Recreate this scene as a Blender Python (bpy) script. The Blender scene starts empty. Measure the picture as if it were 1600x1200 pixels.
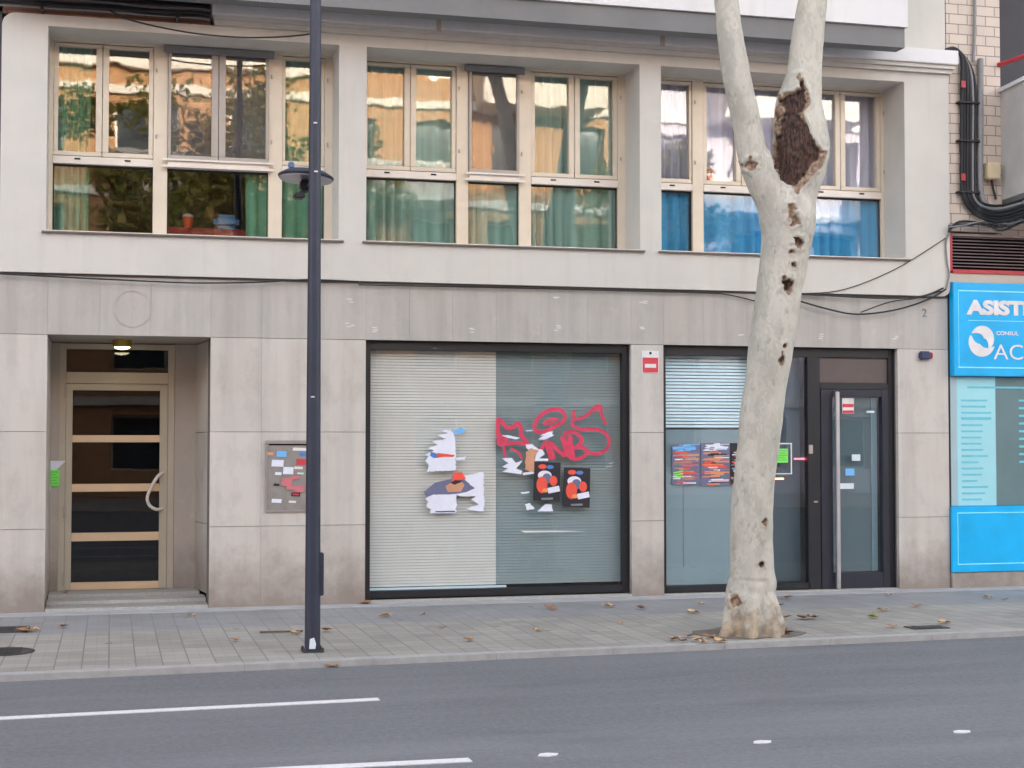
import bpy, bmesh, math, random
from mathutils import Vector, Matrix, noise
PI = math.pi
sc = bpy.context.scene
COL = sc.collection
rnd = random.Random(7)

# ------------------------------------------------------------------ camera
F_PX = 2400.0
YAW = math.atan(2400 / 9200.0)
PITCH = math.atan(90 / 2400.0)
CAM = Vector((0, -16.0, 1.7))
Fh = Vector((math.sin(YAW), math.cos(YAW), 0)); Rv = Vector((math.cos(YAW), -math.sin(YAW), 0)); Up = Vector((0, 0, 1))
Fv = Fh * math.cos(PITCH) + Up * math.sin(PITCH); Vv = -Fh * math.sin(PITCH) + Up * math.cos(PITCH)
def at(px, py, Y=0.0, Z=None):
    """pixel of the 1600x1200 photograph -> point on the plane y=Y (or z=Z)"""
    d = Fv + Rv * ((px - 800) / F_PX) + Vv * ((600 - py) / F_PX)
    t = (Y - CAM.y) / d.y if Z is None else (Z - CAM.z) / d.z
    return CAM + d * t
cd = bpy.data.cameras.new('camera'); cam = bpy.data.objects.new('camera', cd); COL.objects.link(cam)
cam.location = CAM; cam.rotation_euler = (PI / 2 + PITCH, 0, -YAW)
cd.sensor_width = 36; cd.lens = F_PX / 1600 * 36; cd.clip_end = 2000; cd.clip_start = 0.1
sc.camera = cam

# ------------------------------------------------------------------ world and sun
SUN_EL, SUN_AZ = math.radians(16), math.radians(12)
w = bpy.data.worlds.new('World'); sc.world = w; w.use_nodes = True
nt = w.node_tree; bg = nt.nodes['Background']
sky = nt.nodes.new('ShaderNodeTexSky'); sky.sky_type = 'NISHITA'; sky.sun_disc = False
sky.sun_elevation = SUN_EL; sky.sun_rotation = SUN_AZ; sky.dust_density = 4.0; sky.ozone_density = 0.6; sky.air_density = 1.0
hs = nt.nodes.new('ShaderNodeHueSaturation'); hs.inputs['Saturation'].default_value = 0.34; hs.inputs['Hue'].default_value = 0.49
nt.links.new(sky.outputs[0], hs.inputs['Color']); nt.links.new(hs.outputs[0], bg.inputs[0]); bg.inputs[1].default_value = 0.15
sd = bpy.data.lights.new('sun', 'SUN'); so = bpy.data.objects.new('sun', sd); COL.objects.link(so)
sd.energy = 2.0; sd.angle = math.radians(0.5); sd.color = (1.0, 0.84, 0.58)
sdir = Vector((math.sin(SUN_AZ) * math.cos(SUN_EL), math.cos(SUN_AZ) * math.cos(SUN_EL), math.sin(SUN_EL)))
so.rotation_euler = (-sdir).to_track_quat('-Z', 'Y').to_euler(); so.location = (0, 30, 40)
vs = sc.view_settings; vs.view_transform = 'Standard'; vs.look = 'None'; vs.exposure = 2.93; vs.gamma = 1.0
sc.cycles.use_denoising = True
sc.cycles.max_bounces = 10; sc.cycles.transparent_max_bounces = 24; sc.cycles.glossy_bounces = 4; sc.cycles.diffuse_bounces = 4
sc.cycles.sample_clamp_indirect = 6

# ------------------------------------------------------------------ materials
def lin(c):
    c = c / 255.0
    return c / 12.92 if c <= 0.04045 else ((c + 0.055) / 1.055) ** 2.4
def S(r, g, b): return (lin(r), lin(g), lin(b), 1)
class N:
    def __init__(s, name):
        s.m = bpy.data.materials.new(name); s.m.use_nodes = True
        s.t = s.m.node_tree; s.b = s.t.nodes['Principled BSDF']; s.out = s.t.nodes['Material Output']
        s._co = None
    def n(s, ty, **kw):
        x = s.t.nodes.new(ty)
        for k, v in kw.items(): setattr(x, k, v)
        return x
    def l(s, a, b): s.t.links.new(a, b)
    def pos(s, scale=(1, 1, 1), loc=(0, 0, 0)):
        g = s.n('ShaderNodeNewGeometry'); mp = s.n('ShaderNodeMapping')
        mp.inputs['Scale'].default_value = scale; mp.inputs['Location'].default_value = loc
        s.l(g.outputs['Position'], mp.inputs['Vector']); return mp.outputs[0]
    def obj(s, scale=(1, 1, 1)):
        g = s.n('ShaderNodeTexCoord'); mp = s.n('ShaderNodeMapping'); mp.inputs['Scale'].default_value = scale
        s.l(g.outputs['Object'], mp.inputs['Vector']); return mp.outputs[0]
    def noise(s, vec, scale, detail=4, rough=0.5):
        x = s.n('ShaderNodeTexNoise'); x.inputs['Scale'].default_value = scale; x.inputs['Detail'].default_value = detail
        x.inputs['Roughness'].default_value = rough; s.l(vec, x.inputs['Vector']); return x.outputs['Fac']
    def ramp(s, fac, a, b, lo=0.0, hi=1.0):
        r = s.n('ShaderNodeMapRange'); r.inputs['From Min'].default_value = a; r.inputs['From Max'].default_value = b
        r.inputs['To Min'].default_value = lo; r.inputs['To Max'].default_value = hi
        s.l(fac, r.inputs['Value']); return r.outputs[0]
    def mix(s, fac, a, b, mode='MIX'):
        x = s.n('ShaderNodeMix'); x.data_type = 'RGBA'; x.blend_type = mode
        for inp, v in ((x.inputs[0], fac), (x.inputs[6], a), (x.inputs[7], b)):
            if hasattr(v, 'links') or isinstance(v, bpy.types.NodeSocket): s.l(v, inp)
            else: inp.default_value = v
        return x.outputs[2]
    def math(s, op, a, b=0.0, c=0.0):
        x = s.n('ShaderNodeMath', operation=op)
        for i, v in enumerate((a, b, c)):
            if isinstance(v, bpy.types.NodeSocket): s.l(v, x.inputs[i])
            else: x.inputs[i].default_value = v
        return x.outputs[0]
    def base(s, c):
        if isinstance(c, bpy.types.NodeSocket): s.l(c, s.b.inputs['Base Color'])
        else: s.b.inputs['Base Color'].default_value = c
    def bump(s, h, strength=0.3, dist=0.01):
        x = s.n('ShaderNodeBump'); x.inputs['Strength'].default_value = strength; x.inputs['Distance'].default_value = dist
        s.l(h, x.inputs['Height']); s.l(x.outputs[0], s.b.inputs['Normal'])
    def rough(s, v): s.b.inputs['Roughness'].default_value = v; return s
def scaled(c, k): return (c[0] * k, c[1] * k, c[2] * k, 1)

def plain(name, c, rough=0.5, metal=0.0, var=0.10, scale=6.0, spec=None, grain=0.0):
    q = N(name); f = q.noise(q.pos(), scale, 5, 0.6)
    q.base(q.mix(q.ramp(f, 0.3, 0.7), scaled(c, 1 - var), scaled(c, 1 + var)))
    q.b.inputs['Roughness'].default_value = rough; q.b.inputs['Metallic'].default_value = metal
    if spec is not None: q.b.inputs['Specular IOR Level'].default_value = spec
    if grain: q.bump(q.noise(q.pos(), 180, 3), grain, 0.003)
    return q.m

def granite(name, c, stain=0.22):
    q = N(name); p = q.pos()
    sp = q.noise(p, 160, 3, 0.7); big = q.noise(p, 1.1, 5, 0.6)
    streak = q.noise(q.pos((5.5, 1, 0.35)), 1.0, 4, 0.6)
    g = q.n('ShaderNodeNewGeometry'); isl = q.ramp(g.outputs['Random Per Island'], 0, 1, 0.94, 1.04)
    col = q.mix(q.ramp(sp, 0.34, 0.66), scaled(c, 0.80), scaled(c, 1.18))
    warm = (c[0] * 0.93, c[1] * 0.87, c[2] * 0.81, 1)
    col = q.mix(q.ramp(big, 0.40, 0.72, 0, 0.45), col, warm)
    col = q.mix(q.ramp(streak, 0.42, 0.70, 0, stain), col, (0.16, 0.15, 0.15, 1))
    # splash dirt near the pavement
    sx = q.n('ShaderNodeSeparateXYZ'); q.l(g.outputs['Position'], sx.inputs[0])
    hz = q.math('ADD', sx.outputs['Z'], q.math('MULTIPLY', q.noise(p, 3.5, 5, 0.65), -0.9))
    bl = q.noise(q.pos((1.6, 1, 1)), 2.4, 6, .7); col = q.mix(q.ramp(bl, .50, .68, 0, .34), col, (0.30, 0.275, 0.255, 1)); wh = q.noise(p, 5.5, 5, .7); col = q.mix(q.ramp(wh, .60, .74, 0, .25), col, (0.66, 0.64, 0.62, 1))
    dirt = q.ramp(hz, -0.42, 0.18, 0.72, 0.0)
    col = q.mix(dirt, col, (0.17, 0.125, 0.10, 1))
    vm = q.n('ShaderNodeVectorMath', operation='SCALE'); q.l(col, vm.inputs[0]); q.l(isl, vm.inputs['Scale'])
    q.base(vm.outputs[0]); q.b.inputs['Roughness'].default_value = 0.62
    q.bump(sp, 0.12, 0.002); return q.m

def stucco(name, c):
    q = N(name); p = q.pos(); a = q.noise(p, 1.3, 5, 0.6); st = q.noise(q.pos((3.0, 1, 0.25)), 1.3, 5, 0.65); f = q.noise(p, 90, 3)
    col = q.mix(q.ramp(a, 0.3, 0.7), scaled(c, 0.94), scaled(c, 1.04))
    col = q.mix(q.ramp(st, 0.52, 0.78, 0, 0.30), col, (c[0] * 0.62, c[1] * 0.56, c[2] * 0.50, 1))
    q.base(col); q.b.inputs['Roughness'].default_value = 0.85; q.bump(f, 0.35, 0.004); return q.m

def glass(name, tint=(1, 1, 1, 1), f0=.08, wave=0.02, rough=0.0):
    q = N(name); q.t.nodes.remove(q.b)
    tr = q.n('ShaderNodeBsdfTransparent'); tr.inputs[0].default_value = tint
    gl = q.n('ShaderNodeBsdfGlossy'); gl.inputs['Roughness'].default_value = rough
    g_ = q.n('ShaderNodeNewGeometry'); dt = q.n('ShaderNodeVectorMath', operation='DOT_PRODUCT'); q.l(g_.outputs['Incoming'], dt.inputs[0]); q.l(g_.outputs['Normal'], dt.inputs[1])
    sch = q.math('POWER', q.math('SUBTRACT', 1.0, q.math('ABSOLUTE', dt.outputs['Value'])), 5.0)
    fac = q.math('ADD', f0, q.math('MULTIPLY', sch, 1 - f0))
    bp = q.n('ShaderNodeBump'); bp.inputs['Strength'].default_value = wave; bp.inputs['Distance'].default_value = 0.05
    q.l(q.noise(q.pos((1.6, 1.6, 1.1)), 1.7, 2), bp.inputs['Height']); q.l(bp.outputs[0], gl.inputs['Normal'])
    mx = q.n('ShaderNodeMixShader'); q.l(fac, mx.inputs[0])
    q.l(tr.outputs[0], mx.inputs[1]); q.l(gl.outputs[0], mx.inputs[2]); q.l(mx.outputs[0], q.out.inputs['Surface'])
    return q.m

def fabric(name, c, trans=0.12):
    q = N(name); f = q.noise(q.pos((14, 14, 0.6)), 1.0, 4, 0.6)
    col = q.mix(q.ramp(f, 0.3, 0.7), scaled(c, 0.82), scaled(c, 1.14)); q.base(col)
    q.b.inputs['Roughness'].default_value = 0.9
    t = q.n('ShaderNodeBsdfTranslucent'); q.l(col, t.inputs[0]); mx = q.n('ShaderNodeMixShader'); mx.inputs[0].default_value = trans
    q.l(q.b.outputs[0], mx.inputs[1]); q.l(t.outputs[0], mx.inputs[2]); q.l(mx.outputs[0], q.out.inputs['Surface']); return q.m

def net(name, c, alpha):
    q = N(name); q.base(c); q.b.inputs['Roughness'].default_value = 0.8
    t = q.n('ShaderNodeBsdfTransparent'); mx = q.n('ShaderNodeMixShader'); mx.inputs[0].default_value = alpha
    q.l(t.outputs[0], mx.inputs[1]); q.l(q.b.outputs[0], mx.inputs[2]); q.l(mx.outputs[0], q.out.inputs['Surface']); return q.m

def emis(name, c, e):
    q = N(name); q.base(c); q.b.inputs['Emission Color'].default_value = c; q.b.inputs['Emission Strength'].default_value = e; return q.m

M = {}
M['granite'] = granite('pinkish grey granite', (0.55, 0.52, 0.488, 1))
M['granite_lintel'] = granite('stained lintel granite', (0.46, 0.437, 0.413, 1), 0.27)
M['granite_plain'] = plain('granite step', (0.40, 0.385, 0.37, 1), 0.6, var=0.14, scale=30, grain=0.1)
M['recess_stone'] = granite('brown recess stone', (0.45, 0.40, 0.36, 1), 0.1)
M['joint'] = plain('mortar joint', (0.16, 0.14, 0.13, 1), 0.9)
M['stucco'] = stucco('off white render', (0.60, 0.575, 0.54, 1))
M['beige'] = stucco('beige band', (0.55, 0.46, 0.38, 1))
M['white_render'] = stucco('white parapet', (0.74, 0.73, 0.75, 1))
M['grey_beam'] = plain('grey beam', (0.20, 0.20, 0.205, 1), 0.8, var=0.08, scale=2)
M['dark_head'] = plain('grey window head', (0.20, 0.20, 0.21, 1), 0.7, var=0.08)
M['alu'] = plain('champagne aluminium', (0.68, 0.60, 0.49, 1), 0.4, 0.12, var=0.05, scale=3)
M['alu_light'] = plain('pale aluminium rail', (0.74, 0.68, 0.62, 1), 0.4, 0.1, var=0.05, scale=3)
M['alu_grey'] = plain('grey aluminium sash', (0.40, 0.36, 0.33, 1), 0.45, 0.25, var=0.05)
M['gasket'] = plain('dark gasket', (0.02, 0.02, 0.02, 1), 0.7)
M['alu_door'] = plain('bronze anodised aluminium', (0.50, 0.45, 0.36, 1), 0.4, 0.2, var=0.06, scale=3)
M['gold_bar'] = plain('gold anodised bar', (0.72, 0.54, 0.36, 1), 0.4, 0.25, var=0.04)
M['black_frame'] = plain('black shop frame', (0.012, 0.013, 0.018, 1), 0.42, var=0.1)
M['navy_frame'] = plain('navy black door frame', (0.020, 0.021, 0.034, 1), 0.38, var=0.1)
M['steel'] = plain('brushed steel', (0.55, 0.54, 0.55, 1), 0.32, 0.8, var=0.05)
M['glass_up'] = glass('window glass', f0=.11, wave=0.02, rough=.016)
M['glass_shop'] = glass('shop glass', (0.985, 0.995, 0.995, 1), f0=.045, wave=0.006)
M['glass_tint'] = glass('tinted shop glass', (0.93, 0.97, 0.98, 1), f0=.05, wave=0.006)
M['glass_door'] = glass('dark entrance glass', (0.6, 0.6, 0.64, 1), f0=.05, wave=0.006)
M['dark_shade'] = plain('dark shaded pane', (0.028, 0.026, 0.036, 1), 0.6, var=.2, scale=1.5)
M['glass_far'] = plain('dark reflecting glass', (0.04, 0.05, 0.06, 1), 0.08, 0.0, var=0.3, scale=0.7)
M['net'] = net('insect screen', (0.20, 0.18, 0.18, 1), 0.5)
M['curt_teal'] = fabric('teal green curtain', (0.24, 0.42, 0.36, 1))
M['curt_green'] = fabric('green curtain', (0.13, 0.34, 0.22, 1))
M['curt_blue'] = fabric('bright blue curtain', (0.05, 0.38, 0.70, 1))
M['sheer'] = fabric('white sheer', (0.54, 0.55, 0.68, 1))
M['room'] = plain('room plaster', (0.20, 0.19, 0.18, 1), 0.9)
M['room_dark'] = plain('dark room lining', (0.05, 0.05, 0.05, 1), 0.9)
M['blind_cream'] = plain('cream blind slat', (0.68, 0.69, 0.67, 1), 0.6, var=0.03)
M['blind_grey'] = plain('blue grey blind slat', (0.26, 0.335, 0.355, 1), 0.5, var=0.04)
M['blind_pale'] = plain('pale blue blind slat', (0.66, 0.84, 0.93, 1), 0.5, var=0.03)
M['blind_back'] = plain('blind backing', (0.24, 0.24, 0.23, 1), 0.8)
M['film'] = plain('frosted film', (0.235, 0.33, 0.38, 1), 0.35, var=0.05, scale=1.5)
M['film_mid'] = plain('frosted door film', (0.125, 0.165, 0.185, 1), 0.35, var=0.06, scale=1.5)
M['film_dark'] = plain('grey green film', (0.075, 0.105, 0.13, 1), 0.3, var=0.08, scale=1.5)  # interior darkness and bluish reflection put into one flat colour
M['brown_panel'] = plain('brown transom panel', (0.11, 0.085, 0.08, 1), 0.4, var=0.1)
M['pole'] = plain('dark blue grey pole paint', (0.030, 0.037, 0.062, 1), 0.45, 0.1, var=0.15, scale=5)
M['black_rubber'] = plain('black cable', (0.012, 0.013, 0.018, 1), 0.55)
M['grey_cable'] = plain('grey conduit', (0.22, 0.22, 0.23, 1), 0.5)
M['paper'] = plain('white paper', (0.74, 0.76, 0.88, 1), 0.8, var=0.04, scale=20)
M['red_spray'] = plain('red spray paint', (0.62, 0.04, 0.10, 1), 0.6, var=0.15, scale=12)
M['green_paper'] = plain('bright green paper', (0.20, 0.82, 0.10, 1), 0.7, var=0.05)
M['ink'] = plain('dark ink', (0.015, 0.014, 0.022, 1), 0.6)
M['p_red'] = plain('poster red orange', (0.80, 0.085, 0.05, 1), 0.6)
M['p_orange'] = plain('poster orange', (0.78, 0.28, 0.10, 1), 0.6)
M['p_blue'] = plain('poster blue', (0.08, 0.20, 0.55, 1), 0.6)
M['p_sky'] = plain('poster sky blue', (0.16, 0.46, 0.88, 1), 0.6)
M['p_slate'] = plain('poster slate', (0.14, 0.15, 0.26, 1), 0.6)
M['p_skin'] = plain('poster tan', (0.60, 0.30, 0.18, 1), 0.6)
M['p_grey'] = plain('poster grey', (0.22, 0.22, 0.25, 1), 0.6)
M['meter'] = plain('grey metal door', (0.28, 0.265, 0.25, 1), 0.5, 0.3, var=0.12, scale=9)
M['meter_frame'] = plain('pinkish grey frame', (0.33, 0.29, 0.29, 1), 0.5, 0.2)
M['red_paint'] = plain('red paint', (0.45, 0.035, 0.05, 1), 0.5)
M['red_sign'] = plain('red sign print', (0.62, 0.05, 0.07, 1), 0.5)
M['white_sign'] = plain('white sign plate', (0.72, 0.70, 0.72, 1), 0.5)
M['cyan'] = plain('cyan sign panel', (0.0, 0.42, 0.85, 1), 0.3, var=0.12, scale=2)
M['cyan_pale'] = plain('pale cyan line', (0.25, 0.80, 0.95, 1), 0.4)
M['cyan_text'] = plain('cyan lettering', (0.14, 0.52, 0.66, 1), 0.5)
M['film_cyan'] = plain('pale cyan film', (0.33, 0.66, 0.74, 1), 0.35, var=0.04, scale=2)
M['film_mist'] = plain('misty grey film', (0.36, 0.48, 0.54, 1), 0.35, var=0.05, scale=2)
M['film_green'] = plain('grey green film dark', (0.13, 0.21, 0.225, 1), 0.25, var=0.08, scale=1.5)
M['lamp_glow'] = emis('lit lamp glass', (1.0, 0.86, 0.5, 1), 1.6)
M['brass'] = plain('brass lamp body', (0.45, 0.33, 0.06, 1), 0.35, 0.7)
M['dark_louvre'] = plain('dark louvre slat', (0.22, 0.165, 0.165, 1), 0.5)
M['siren_blue'] = plain('dark blue plastic', (0.025, 0.035, 0.10, 1), 0.4)
M['siren_photo'] = plain('dull blue photocell', (0.12, 0.20, 0.38, 1), 0.4)
M['lamp_lens'] = plain('lamp lens', (0.30, 0.29, 0.32, 1), 0.25)
M['sofa'] = plain('red brown upholstery', (0.40, 0.06, 0.055, 1), 0.8)
M['white_plastic'] = plain('white plastic', (0.7, 0.72, 0.75, 1), 0.5)
M['led_red'] = emis('red indicator', (1.0, 0.06, 0.08, 1), 1.2)  # red glow standing in for a car tail lamp mirrored in the glass
M['led_orange'] = emis('orange indicator', (1.0, 0.22, 0.05, 1), 2.0)  # orange counterpart, also an added glow in place of a reflection
M['iron'] = plain('cast iron', (0.055, 0.055, 0.06, 1), 0.6, 0.3, var=0.3, scale=40)
M['soil'] = plain('soil', (0.17, 0.145, 0.125, 1), 0.95, var=0.4, scale=25, grain=0.8)
M['concrete'] = plain('kerb concrete', (0.35, 0.348, 0.35, 1), 0.8, var=0.12, scale=9, grain=0.2)
M['strip'] = plain('concrete foot strip', (0.37, 0.37, 0.39, 1), 0.8, var=0.12, scale=4, grain=0.2)
M['sticker_w'] = plain('white sticker', (0.66, 0.74, 0.80, 1), 0.5)
M['grey_mark'] = plain('chalky mark', (0.62, 0.61, 0.62, 1), 0.8)
M['hole'] = plain('black slot', (0.004, 0.004, 0.004, 1), 0.9)

def cream_tile():
    q = N('cream brick tile'); g = q.pos(); sx = q.n('ShaderNodeSeparateXYZ'); q.l(g, sx.inputs[0])
    cb = q.n('ShaderNodeCombineXYZ'); q.l(sx.outputs['X'], cb.inputs[0]); q.l(sx.outputs['Z'], cb.inputs[1])
    br = q.n('ShaderNodeTexBrick'); q.l(cb.outputs[0], br.inputs['Vector'])
    br.inputs['Scale'].default_value = 1.0; br.inputs['Brick Width'].default_value = 0.24; br.inputs['Row Height'].default_value = 0.118
    br.inputs['Mortar Size'].default_value = 0.006; br.inputs['Color1'].default_value = (0.62, 0.52, 0.45, 1)
    br.inputs['Color2'].default_value = (0.56, 0.475, 0.41, 1); br.inputs['Mortar'].default_value = (0.22, 0.19, 0.17, 1)
    d = q.noise(q.pos((2, 1, .4)), 2.2, 5, .6)
    q.base(q.mix(q.ramp(d, .5, .8, 0, .35), br.outputs[0], (0.30, 0.25, 0.21, 1))); q.b.inputs['Roughness'].default_value = 0.6
    q.bump(br.outputs['Fac'], -0.3, 0.004); return q.m
M['tile'] = cream_tile()
def brick_far(name, c1, c2):
    q = N(name); g = q.pos(); sx = q.n('ShaderNodeSeparateXYZ'); q.l(g, sx.inputs[0])
    cb = q.n('ShaderNodeCombineXYZ'); q.l(sx.outputs['X'], cb.inputs[0]); q.l(sx.outputs['Z'], cb.inputs[1])
    br = q.n('ShaderNodeTexBrick'); q.l(cb.outputs[0], br.inputs['Vector']); br.inputs['Scale'].default_value = 1.0
    br.inputs['Brick Width'].default_value = 0.3; br.inputs['Row Height'].default_value = 0.09; br.inputs['Mortar Size'].default_value = 0.008
    br.inputs['Color1'].default_value = c1; br.inputs['Color2'].default_value = c2; br.inputs['Mortar'].default_value = scaled(c1, .6)
    q.base(br.outputs[0]); q.b.inputs['Roughness'].default_value = 0.85; return q.m
M['brick_o'] = brick_far('orange brick', (0.46, 0.25, 0.12, 1), (0.39, 0.21, 0.105, 1))
M['brick_b'] = brick_far('brown brick', (0.42, 0.20, 0.13, 1), (0.34, 0.17, 0.11, 1))
M['pale_wall'] = stucco('pale lilac render', (0.60, 0.58, 0.68, 1))
M['pale_band'] = stucco('pale band', (0.62, 0.58, 0.52, 1))

def asphalt():
    q = N('asphalt'); p = q.pos(); f = q.noise(p, 95, 4, .85); b = q.noise(p, .45, 5, .6); st = q.noise(q.pos((.12, 1.3, 1)), 1.4, 4, .6)
    col = q.mix(q.ramp(f, .3, .7), (0.082, 0.086, 0.097, 1), (0.175, 0.182, 0.202, 1))
    col = q.mix(q.ramp(b, .35, .7, 0, .40), col, (0.075, 0.077, 0.092, 1))
    col = q.mix(q.ramp(st, .45, .7, 0, .40), col, (0.21, 0.215, 0.232, 1))
    v = q.n('ShaderNodeTexVoronoi'); v.inputs['Scale'].default_value = 9; q.l(p, v.inputs['Vector'])
    col = q.mix(q.ramp(v.outputs['Distance'], .02, .06, .5, 0), col, (0.35, 0.35, 0.36, 1))
    cv = q.n('ShaderNodeTexVoronoi'); cv.feature = 'DISTANCE_TO_EDGE'; cv.inputs['Scale'].default_value = .35; wv = q.n('ShaderNodeVectorMath', operation='ADD'); q.l(p, wv.inputs[0])
    nz = q.n('ShaderNodeTexNoise'); nz.inputs['Scale'].default_value = 1.1; nz.inputs['Detail'].default_value = 6; q.l(p, nz.inputs['Vector']); q.l(nz.outputs['Color'], wv.inputs[1]); q.l(wv.outputs[0], cv.inputs['Vector'])
    md = q.noise(p, 22, 5, .8); col = q.mix(q.ramp(md, .40, .66, 0, .45), col, (0.235, 0.24, 0.255, 1))
    oil = q.noise(q.pos((.5, 1.5, 1)), 1.1, 3, .5); col = q.mix(q.ramp(oil, .60, .72, 0, .30), col, (0.06, 0.06, 0.065, 1))
    q.base(col); q.b.inputs['Roughness'].default_value = 0.72; q.bump(f, .6, .005); return q.m
M['asphalt'] = asphalt()
def paving():
    q = N('panot paving tiles'); p = q.pos(); br = q.n('ShaderNodeTexBrick'); q.l(p, br.inputs['Vector'])
    br.offset = 0.0; br.inputs['Scale'].default_value = 1; br.inputs['Brick Width'].default_value = 0.2; br.inputs['Row Height'].default_value = 0.2
    br.inputs['Mortar Size'].default_value = 0.006; br.inputs['Mortar Smooth'].default_value = 0.3
    br.inputs['Color1'].default_value = (0.285, 0.27, 0.25, 1); br.inputs['Color2'].default_value = (0.36, 0.342, 0.317, 1)
    br.inputs['Mortar'].default_value = (0.17, 0.165, 0.16, 1)
    b2 = q.n('ShaderNodeTexBrick'); q.l(p, b2.inputs['Vector']); b2.offset = 0; b2.inputs['Scale'].default_value = 1
    b2.inputs['Brick Width'].default_value = 0.1; b2.inputs['Row Height'].default_value = 0.1; b2.inputs['Mortar Size'].default_value = 0.004
    big = q.noise(p, .9, 5, .65); f = q.noise(p, 60, 3)
    # repaired bands of newer bluish tiles along the facade
    sx = q.n('ShaderNodeSeparateXYZ'); q.l(p, sx.inputs[0])
    yy = q.math('ADD', sx.outputs['Y'], q.math('MULTIPLY', sx.outputs['X'], -0.02))
    blue = q.mix(q.ramp(yy, -1.75, -1.70), br.outputs[0], q.mix(.55, br.outputs[0], (0.22, 0.235, 0.275, 1)))
    col = q.mix(q.ramp(b2.outputs['Fac'], 0, 1, 0, .18), blue, (0.12, 0.12, 0.12, 1))
    col = q.mix(q.ramp(big, .45, .72, 0, .5), col, (0.15, 0.14, 0.135, 1))
    col = q.mix(q.ramp(f, .5, .75, 0, .35), col, (0.34, 0.33, 0.33, 1))
    gv = q.n('ShaderNodeTexVoronoi'); gv.inputs['Scale'].default_value = 2.6; q.l(p, gv.inputs['Vector']); gs = q.n('ShaderNodeSeparateColor'); q.l(gv.outputs['Color'], gs.inputs[0])
    rad = q.math('MULTIPLY', gs.outputs[0], .10); gum = q.ramp(q.math('SUBTRACT', gv.outputs['Distance'], rad), -.01, .01, .65, 0)
    col = q.mix(gum, col, (0.11, 0.105, 0.10, 1))
    q.base(col); q.b.inputs['Roughness'].default_value = 0.7; q.bump(br.outputs['Fac'], -.5, .004); return q.m
M['paving'] = paving()
def worn_paint():
    q = N('worn white road paint'); f = q.noise(q.pos(), 40, 4, .7)
    q.base(q.mix(q.ramp(f, .55, .75), (0.66, 0.66, 0.68, 1), (0.30, 0.30, 0.32, 1))); q.b.inputs['Roughness'].default_value = 0.7; return q.m
M['road_paint'] = worn_paint()
def bark():
    q = N('plane tree bark'); p = q.pos((1, 1, .55)); a = q.noise(p, 5.5, 4, .55); b = q.noise(p, 2.2, 3, .5); f = q.noise(q.pos((1, 1, .3)), 60, 4, .6)
    col = q.mix(q.ramp(a, .46, .56), (0.50, 0.475, 0.425, 1), (0.41, 0.395, 0.35, 1))
    col = q.mix(q.ramp(b, .54, .62, 0, .5), col, (0.57, 0.54, 0.475, 1))
    vo = q.n('ShaderNodeTexVoronoi'); vo.inputs['Scale'].default_value = 7.5; wv = q.n('ShaderNodeVectorMath', operation='ADD'); q.l(p, wv.inputs[0]); nz = q.n('ShaderNodeTexNoise'); nz.inputs['Scale'].default_value = 9; q.l(p, nz.inputs['Vector']); q.l(nz.outputs['Color'], wv.inputs[1]); q.l(wv.outputs[0], vo.inputs['Vector'])
    vs_ = q.n('ShaderNodeSeparateColor'); q.l(vo.outputs['Color'], vs_.inputs[0])
    col = q.mix(q.ramp(vs_.outputs[0], .55, .60, 0, .35), col, (0.36, 0.355, 0.30, 1)); col = q.mix(q.ramp(vs_.outputs[1], .72, .76, 0, .35), col, (0.60, 0.55, 0.47, 1))
    col = q.mix(q.ramp(q.noise(p, 14, 3), .62, .70, 0, .55), col, (0.25, 0.245, 0.21, 1))
    at_ = q.n('ShaderNodeAttribute', attribute_name='mark'); sp = q.n('ShaderNodeSeparateColor'); q.l(at_.outputs['Color'], sp.inputs[0])
    rim = q.noise(q.pos(), 26, 5, .7)
    scar = q.mix(q.ramp(rim, .35, .65), (0.40, 0.31, 0.22, 1), (0.15, 0.075, 0.048, 1))
    dark = q.mix(q.ramp(q.noise(q.pos((3.2, 1, .45)), 26, 6, .8), .42, .62), (0.010, 0.007, 0.007, 1), (0.13, 0.062, 0.042, 1))
    foot = q.mix(q.ramp(q.noise(q.pos(), 13, 4, .7), .4, .6), (0.20, 0.16, 0.14, 1), (0.42, 0.31, 0.19, 1))
    col = q.mix(sp.outputs[2], col, foot)
    col = q.mix(q.ramp(sp.outputs[1], .25, .6), col, scar)
    col = q.mix(q.ramp(sp.outputs[0], .35, .65), col, dark)
    q.base(col); q.b.inputs['Roughness'].default_value = 0.8; q.bump(q.math('ADD', f, q.math('MULTIPLY', a, 1.5)), .5, .006); return q.m
M['bark'] = bark()
M['bark_far'] = plain('tree bark', (0.28, 0.27, 0.23, 1), 0.85, var=.3)
def leafmat(name, cols):
    q = N(name); g = q.n('ShaderNodeNewGeometry'); cr = q.n('ShaderNodeValToRGB'); q.l(g.outputs['Random Per Island'], cr.inputs[0])
    el = cr.color_ramp.elements; el[0].color = cols[0]; el[1].color = cols[-1]
    for i, c in enumerate(cols[1:-1]): e = el.new((i + 1) / (len(cols) - 1)); e.color = c
    q.base(cr.outputs[0]); q.b.inputs['Roughness'].default_value = .6
    t = q.n('ShaderNodeBsdfTranslucent'); q.l(cr.outputs[0], t.inputs[0]); mx = q.n('ShaderNodeMixShader'); mx.inputs[0].default_value = .35
    q.l(q.b.outputs[0], mx.inputs[1]); q.l(t.outputs[0], mx.inputs[2]); q.l(mx.outputs[0], q.out.inputs['Surface']); return q.m
M['leaf'] = leafmat('plane foliage', [(0.09, 0.13, 0.02, 1), (0.20, 0.19, 0.04, 1), (0.42, 0.30, 0.06, 1), (0.14, 0.15, 0.03, 1)])
M['leaf_brown'] = plain('dry brown leaf', (0.33, 0.16, 0.07, 1), .8, var=.3, scale=60)
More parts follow.
